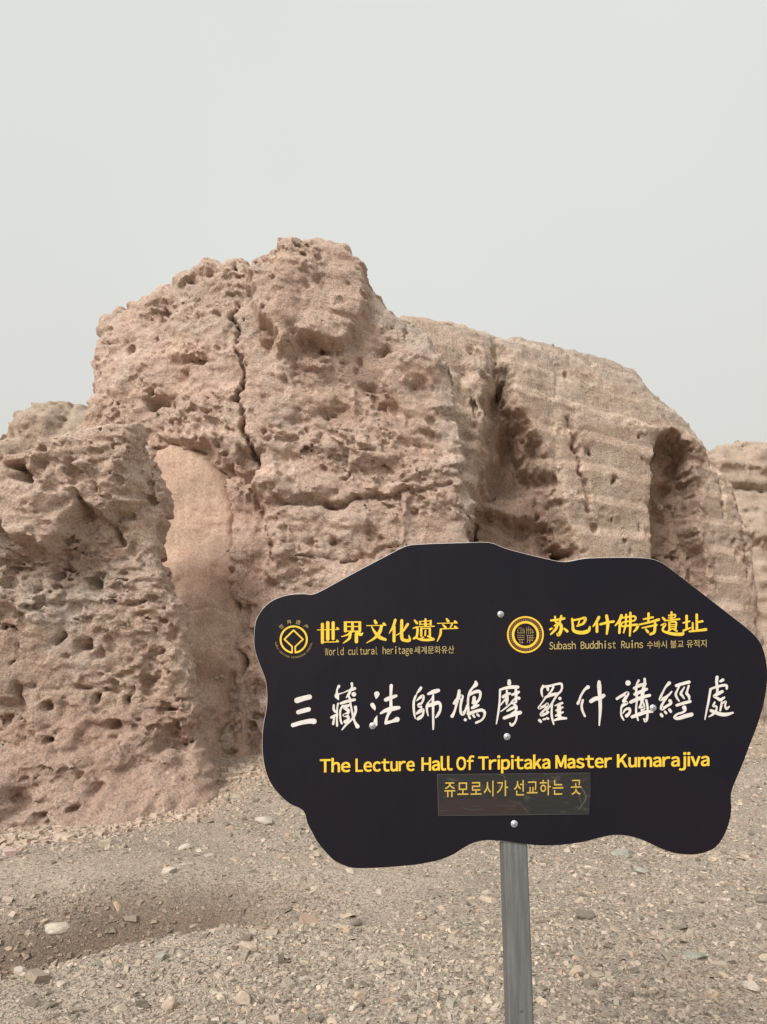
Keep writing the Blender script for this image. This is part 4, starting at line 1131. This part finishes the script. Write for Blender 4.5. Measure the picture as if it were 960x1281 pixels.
# the bold line, letter by letter so that it stays condensed and even
for wd_, xa, xb in (("The", 401, 438), ("Lecture", 445.5, 518.5), ("Hall", 528, 566), ("Of", 571.5, 593), ("Tripitaka", 599, 688), ("Master", 695.5, 765), ("Kumarajiva", 772.5, 887)):
    gl = [latin(ch, 0.0) for ch in wd_]
    xcur, pos_ = 0.0, []
    for i, (Vv, Ff) in enumerate(gl):
        if i:
            xcur += 0.085 if wd_[i - 1] + wd_[i] in ("Tr", "aj", "ta", "ka", "iv", "va") else 0.112
        lo, hi = Vv[:, 0].min(), Vv[:, 0].max()
        if wd_[i] == 'j':
            xcur -= 0.07
        pos_.append(xcur - lo)
        xcur += hi - lo
    for (Vv, Ff), x_ in zip(gl, pos_):
        VV, FF = [], []
        for k, (ox_, oy_) in enumerate([(p_, q_) for p_ in (-1, -0.33, 0.33, 1) for q_ in (-1, 0, 1)]):   # thickened with square corners
            gx = xa + (Vv[:, 0] + x_ + ox_ * 0.030) / xcur * (xb - xa)
            gy = 966.3 - (gx - 401) * 8.2 / 486 - (Vv[:, 1] + 0.018 + oy_ * 0.018) / (CAPH + 0.036) * 16.6
            b0 = len(VV)
            VV += [S(p_, q_, 0.0006 + 0.000015 * k) for p_, q_ in zip(gx, gy)]
            FF += [[j + b0 for j in f_] for f_ in Ff]
        add_print("letter", VV, FF, m_gold, sign)

a1, f1 = mono_line("World cultural heritage", 406.5, 819.8, 517, 817.6, 8.8, 0.004, CAPH)
k1, g1 = glyphs("세계문화유산", 0.0)
tiny = add_print("caption", a1, f1, m_gold2, sign, "thin pale gold English caption under the characters at upper left")
tiny['kind'] = 'stuff'
type_line("세계문화유산", 518.5, 817.2, 568.5, 816.4, 8.6, m_gold2, sign, "thin pale gold Korean caption at upper left", cap=k1[:, 1].max())
a1, f1 = mono_line("Subash Buddhist Ruins", 687, 812.4, 805, 810.4, 9.0, 0.004, CAPH)
tiny = add_print("caption", a1, f1, m_gold2, sign, "thin pale gold English caption under the characters at upper right")
tiny['kind'] = 'stuff'
k1, g1 = glyphs("수바시 불교 유적지", 0.0)
type_line("수바시 불교 유적지", 809.5, 810.6, 884, 808.8, 8.8, m_gold2, sign, "thin pale gold Korean caption at upper right", cap=k1[:, 1].max())

# --- taped strip with Korean line
def quad_plate(name, pts, d, thick, mat, parent, label=None):
    V = [S(x, y, d) for x, y in pts] + [S(x, y, d - thick) for x, y in pts]
    n = len(pts)
    Fc = [list(range(n))[::-1], list(range(n, 2 * n))] + [[i, (i + 1) % n, n + (i + 1) % n, n + i] for i in range(n)]
    return add_print(name, V, Fc, mat, parent, label)
M = plain("dull_tape", (0.025, 0.024, 0.024), 0.28, 0, 0.5)
pos = M.n("ShaderNodeNewGeometry").outputs["Position"]
M.l(M.mix(M.rng(M.noise(M.map(pos, (30, 30, 90)), 1.0, 4, 0.6), 0.55, 0.72), (0.017, 0.0165, 0.017), (0.048, 0.046, 0.041)), M.b.inputs["Base Color"])
M.l(M.bump(M.noise(M.map(pos, (25, 25, 120)), 1.0, 3), 0.25, 0.002), M.b.inputs["Normal"])
m_tape = M.m
M = plain("brown_strip", (0.045, 0.026, 0.024), 0.3, 0, 0.5)
pos = M.n("ShaderNodeNewGeometry").outputs["Position"]
M.l(M.mix(M.rng(M.noise(M.map(pos, (14, 14, 200)), 1.0, 3, 0.6), 0.60, 0.70), (0.026, 0.017, 0.017), (0.075, 0.045, 0.04)), M.b.inputs["Base Color"])
m_brown = M.m
m_tape_edge = plain("tape_edge", (0.055, 0.055, 0.054), 0.35).m
st_ = quad_plate("sticker", [(547, 968.5), (600, 968), (660, 967.5), (738.5, 966.5), (739, 990), (737, 1018.5), (690, 1019), (620, 1019.8), (548.5, 1020.5)], 0.0012, 0.0008, m_tape, sign, "dark plastic strip taped below the English line, with Korean lettering")
quad_plate("backing_strip", [(549.5, 1003.5), (560, 1000.5), (600, 999), (640, 1000), (650, 1003), (662, 1018.2), (600, 1019.2), (550.5, 1019.6)], 0.0015, 0.0002, m_brown, st_, "brown lower left part of the taped strip")
er = [[(547, 968.7, 0.8), (600, 968.2, 0.7), (660, 967.8, 0.6), (738, 966.8, 0.8)], [(547.4, 969, 0.9), (548.8, 1020, 0.9)], [(549, 1020.2, 0.6), (660, 1019, 0.8), (736, 1018, 0.7)],
      [(636, 1002, 0.5), (650, 1005, 0.8), (662, 1018, 0.7)], [(622, 968, 0.7), (632, 972, 0.9), (628, 976, 0.4)], [(690, 972, 1.2), (700, 975, 0.8)], [(727, 984, 1.8), (733, 998, 2.2), (724, 1012, 2.0)], [(722, 990, 0.8), (727, 1004, 1.0)],
      [(576, 1010, 0.4), (592, 1013, 0.8), (606, 1012, 0.4)], [(620, 1007, 0.4), (645, 1008.5, 0.7)]]
V, Fc = stroke_mesh(er, 0.0019)
add_print("worn_edge", V, Fc, m_tape_edge, st_)['kind'] = 'stuff'
m_korean = print_mat("korean_gold", (0.50, 0.34, 0.06))
for tx_, xa, xb in (("쥬모로시가", 556, 636.5), ("선교하는", 643, 706), ("곳", 714, 728.5)):
    kb = lambda x: 996.2 - (x - 556) * 3.2 / 172
    n_ = len(tx_)
    for i, ch in enumerate(tx_):
        Vv, Ff = glyphs(ch, 0.006)
        u = (Vv[:, 0] - 0.04 + i) / (n_ - 0.08)
        gx = xa + (xb - xa) * u
        P3 = [S(a_, kb(a_) + 0.8 - (b_ + 0.08) / 0.91 * 19.5, 0.0022) for a_, b_ in zip(gx, Vv[:, 1])]
        add_print("character", P3, Ff, m_korean, st_)

# --- emblems
def circle(cx, cy, rad, wd, a0=0.0, a1=2 * math.pi, n=40):
    return [(cx + rad * math.cos(a0 + (a1 - a0) * i / n), cy + rad * math.sin(a0 + (a1 - a0) * i / n), wd) for i in range(n + 1)]
def ring_faces(cx, cy, r0, r1, d, n=64):
    V = [S(cx + r * math.cos(2 * math.pi * i / n), cy + r * math.sin(2 * math.pi * i / n), d) for r in (r0, r1) for i in range(n)]
    Fc = [[i, (i + 1) % n, n + (i + 1) % n, n + i] for i in range(n)]
    return V, Fc
ex_, ey_ = 367.7, 799.8
gap = math.radians(8)
em = [circle(ex_, ey_ + 0.2, 16.4, 2.3, math.pi / 2 + gap, math.pi / 2 + 2 * math.pi - gap)]
dm = [(ex_ - 2.0, ey_ + 16.6), (ex_ - 2.0, ey_ + 9.0), (ex_ - 11.6, ey_), (ex_ - 0.2, ey_ - 11.4), (ex_ + 11.6, ey_), (ex_ + 2.0, ey_ + 9.0), (ex_ + 2.0, ey_ + 16.6)]
for p_, q_ in zip(dm[:-1], dm[1:]):
    em.append([(p_[0], p_[1], 1.9), ((p_[0] + q_[0]) / 2, (p_[1] + q_[1]) / 2, 1.9), (q_[0], q_[1], 1.9)])
V, Fc = stroke_mesh(em)
emb = add_print("emblem", V, Fc, m_gold, sign, "gold ring enclosing a diamond with open stem, lettering around it")
VV, FF = [], []
def arc_text(txt, rad, a0, a1, hpx, off, flip):
    for i, ch in enumerate(txt):
        if ch == ' ':
            continue
        Vv, Ff = glyphs(ch, off) if ord(ch) > 255 else latin(ch, off)
        a_ = a0 + (a1 - a0) * i / (len(txt) - 1)
        s_ = hpx / CAPH
        lx = (Vv[:, 0] - (Vv[:, 0].max() + Vv[:, 0].min()) / 2) * s_
        ly = (Vv[:, 1] - CAPH / 2) * s_
        ca_, sa_ = math.cos(a_), math.sin(a_)
        sg = -1 if flip else 1
        gx = ex_ + (rad + sg * ly) * sa_ + sg * lx * ca_
        gy = ey_ - (rad + sg * ly) * ca_ + sg * lx * sa_
        b0 = len(VV)
        VV.extend(S(p_, q_, 0.0006) for p_, q_ in zip(gx, gy))
        FF.extend([k + b0 for k in f_] for f_ in Ff)
arc_text("世界遗产", 22.0, math.radians(-44), math.radians(44), 4.4, 0.01, False)
arc_text("WORLD HERITAGE PATRIMOINE MONDIAL", 22.6, math.radians(258), math.radians(102), 2.3, 0.0, True)
tiny = add_print("curved_lettering", VV, FF, print_mat("dim_gold_print", (0.30, 0.22, 0.08)), emb, "tiny dim lettering curved around the diamond emblem")
tiny['kind'] = 'stuff'

sx_, sy_ = 657.5, 793.9
V1, F1 = ring_faces(sx_, sy_, 21.0, 23.0, 0.0006)
V2, F2 = ring_faces(sx_, sy_, 14.0, 17.0, 0.0006)
F2 = [[k + len(V1) for k in f_] for f_ in F2]
seal = add_print("emblem", V1 + V2, F1 + F2, m_gold, sign, "round gold double-ring seal with tiny seal characters inside")
V3, F3 = ring_faces(sx_, sy_, 17.0, 21.0, 0.0003)
add_print("ring_band", V3, F3, m_red, seal)
tk = []
for i in range(44):
    a_ = 2 * math.pi * i / 44
    tk.append([(sx_ + 18.1 * math.cos(a_), sy_ + 18.1 * math.sin(a_), 0.75), (sx_ + 19.9 * math.cos(a_ + 0.03), sy_ + 19.9 * math.sin(a_ + 0.03), 0.6)])
sl = []
def seal_lines(ox, oy, segs):
    for sg in segs:
        sl.append([(ox + x, oy + y, 0.85) for x, y in sg])
seal_lines(sx_ - 9.5, sy_ - 9, [[(0, 3), (0, 7)], [(0, 7), (8, 7)], [(4, 0), (4, 7)], [(8, 3), (8, 7)], [(1.5, 0), (1.5, 2)], [(6.5, 1), (6.5, 5)]])
seal_lines(sx_ + 1.5, sy_ - 10, [[(0, 1), (0, 9)], [(2.6, 0), (2.6, 9)], [(5, 2), (5, 9)], [(0, 4), (7.5, 4)], [(7.5, 4), (7.5, 9)], [(5, 7), (9, 7)]])
seal_lines(sx_ - 10, sy_ + 1, [[(0, 0), (8.5, 0)], [(0, 2.5), (8.5, 2.5)], [(1, 5), (8.5, 5)], [(3, 5), (3, 9)], [(6, 5), (6, 10)], [(3, 9), (7, 9)]])
seal_lines(sx_ + 1.5, sy_ + 1, [[(0, 0), (8.5, 0)], [(1, 0), (1, 9)], [(4, 0), (4, 10)], [(7, 0), (7, 7)], [(1, 3), (9, 3)], [(1, 6), (8, 6)]])
V, Fc = stroke_mesh(sl + tk, 0.0007)
add_print("seal_script", V, Fc, print_mat("faint_gold_print", (0.25, 0.17, 0.07)), seal)['kind'] = 'stuff'

# --- screws with washer
m_steel = plain("zinc_steel", (0.50, 0.51, 0.54), 0.5, 0.6).m
def lathe(prof, n, centre, mat, name, parent):
    V, Fc = [], []
    for r_, d_ in prof:
        for i in range(n):
            a_ = 2 * math.pi * i / n
            V.append((centre[0] + r_ * math.cos(a_), centre[1] - d_, centre[2] + r_ * math.sin(a_)))
    for k in range(len(prof) - 1):
        for i in range(n):
            Fc.append([k * n + i, k * n + (i + 1) % n, (k + 1) * n + (i + 1) % n, (k + 1) * n + i])
    V.append((centre[0], centre[1] - prof[-1][1], centre[2]))
    last = (len(prof) - 1) * n
    for i in range(n):
        Fc.append([last + i, last + (i + 1) % n, len(V) - 1])
    o = add_print(name, V, Fc, mat, parent)
    for p_ in o.data.polygons:
        p_.use_smooth = True
    return o
m_slot = plain("dark_slot", (0.10, 0.10, 0.11), 0.6, 0.4).m
for px, py in ((626.5, 768.5), (634.5, 921.5), (643.5, 1030.5), (466.3, 908), (817, 885.5)):
    c_ = S(px, py, 0)
    sc_o = lathe([(0.0076, 0.0006), (0.0076, 0.0015), (0.0066, 0.0021), (0.0052, 0.0023), (0.0048, 0.0036), (0.0040, 0.0050), (0.0020, 0.0056)], 24, c_, m_steel, "screw", sign)
    for k in range(2):
        cs, sn = math.cos(0.5 + k * math.pi / 2), math.sin(0.5 + k * math.pi / 2)
        pts = [(-0.0032, -0.0006), (0.0032, -0.0006), (0.0032, 0.0006), (-0.0032, 0.0006)]
        add_print("slot", [(c_[0] + x * cs - y * sn, c_[1] - 0.00575 - 0.00004 * k, c_[2] + x * sn + y * cs) for x, y in pts], [[0, 1, 2, 3]], m_slot, sc_o)

# --- post: square galvanised tube with rounded corners, and the cross bar behind the plate
def steel_mat():
    M = plain("galvanised_steel", (0.26, 0.28, 0.28), 0.5, 0.55)
    pos = M.n("ShaderNodeNewGeometry").outputs["Position"]
    st = M.noise(M.map(pos, (90, 90, 5)), 1.0, 6, 0.7)
    bl_ = M.noise(pos, 9, 5, 0.6)
    c = M.mix(M.rng(st, 0.35, 0.68), (0.15, 0.155, 0.155), (0.20, 0.208, 0.208))
    c = M.mix(M.math('MULTIPLY', M.rng(bl_, 0.55, 0.75), 0.35), c, (0.24, 0.20, 0.16))
    M.l(c, M.b.inputs["Base Color"])
    M.l(M.rng(st, 0.3, 0.7, 0.42, 0.62), M.b.inputs["Roughness"])
    M.l(M.bump(st, 0.12, 0.002), M.b.inputs["Normal"])
    return M.m
m_post = steel_mat()
def tube(name, p0, p1, half, rad, mat, axis='z', rot=0.0, parent=sign):
    cs = []
    for cx, cy, a0 in ((1, 1, 0), (-1, 1, 90), (-1, -1, 180), (1, -1, 270)):
        for k in range(4):
            a_ = math.radians(a0 + k * 30)
            cs.append((cx * (half - rad) + rad * math.cos(a_), cy * (half - rad) + rad * math.sin(a_)))
    cr_, sr_ = math.cos(rot), math.sin(rot)
    cs = [(x * cr_ - y * sr_, x * sr_ + y * cr_) for x, y in cs]
    n = len(cs)
    V = []
    for p in (p0, p1):
        for u_, v_ in cs:
            V.append((p[0] + u_, p[1] + v_, p[2]) if axis == 'z' else (p[0], p[1] + v_, p[2] + u_))
    Fc = [[i, (i + 1) % n, n + (i + 1) % n, n + i] for i in range(n)] + [list(range(n))[::-1], list(range(n, 2 * n))]
    o = add_print(name, V, Fc, mat, parent)
    for p_ in o.data.polygons[:n]:
        p_.use_smooth = False
    return o
HP = 0.0272
top = S(628, 745, 0)
bx = 0.0
post = tube("post", (bx, 0.0045 + HP - 0.03 + 0.001, -0.35), (bx, 0.0045 + HP - 0.03 + 0.001, top[2]), HP, 0.005, m_post, rot=math.radians(0))
cb = S(466, 905, 0)[2]
tube("cross_bar", (S(430, 900)[0], -0.03 + 0.0052 + 0.0135, cb + 0.01), (bx - HP - 0.001, -0.03 + 0.0052 + 0.0135, cb + 0.01), 0.013, 0.003, m_post, axis='x')
tube("cross_bar", (bx + HP + 0.001, -0.03 + 0.0052 + 0.0135, cb + 0.014), (S(850, 900)[0], -0.03 + 0.0052 + 0.0135, cb + 0.014), 0.013, 0.003, m_post, axis='x')
# small hole low on the post
hz = S(653, 1266)[2]
lathe([(0.0035, 0.0), (0.0030, 0.0004)], 14, (bx + 0.001, -0.03 + 0.0055 - 0.0002, hz), m_slot, "drill_hole", post)
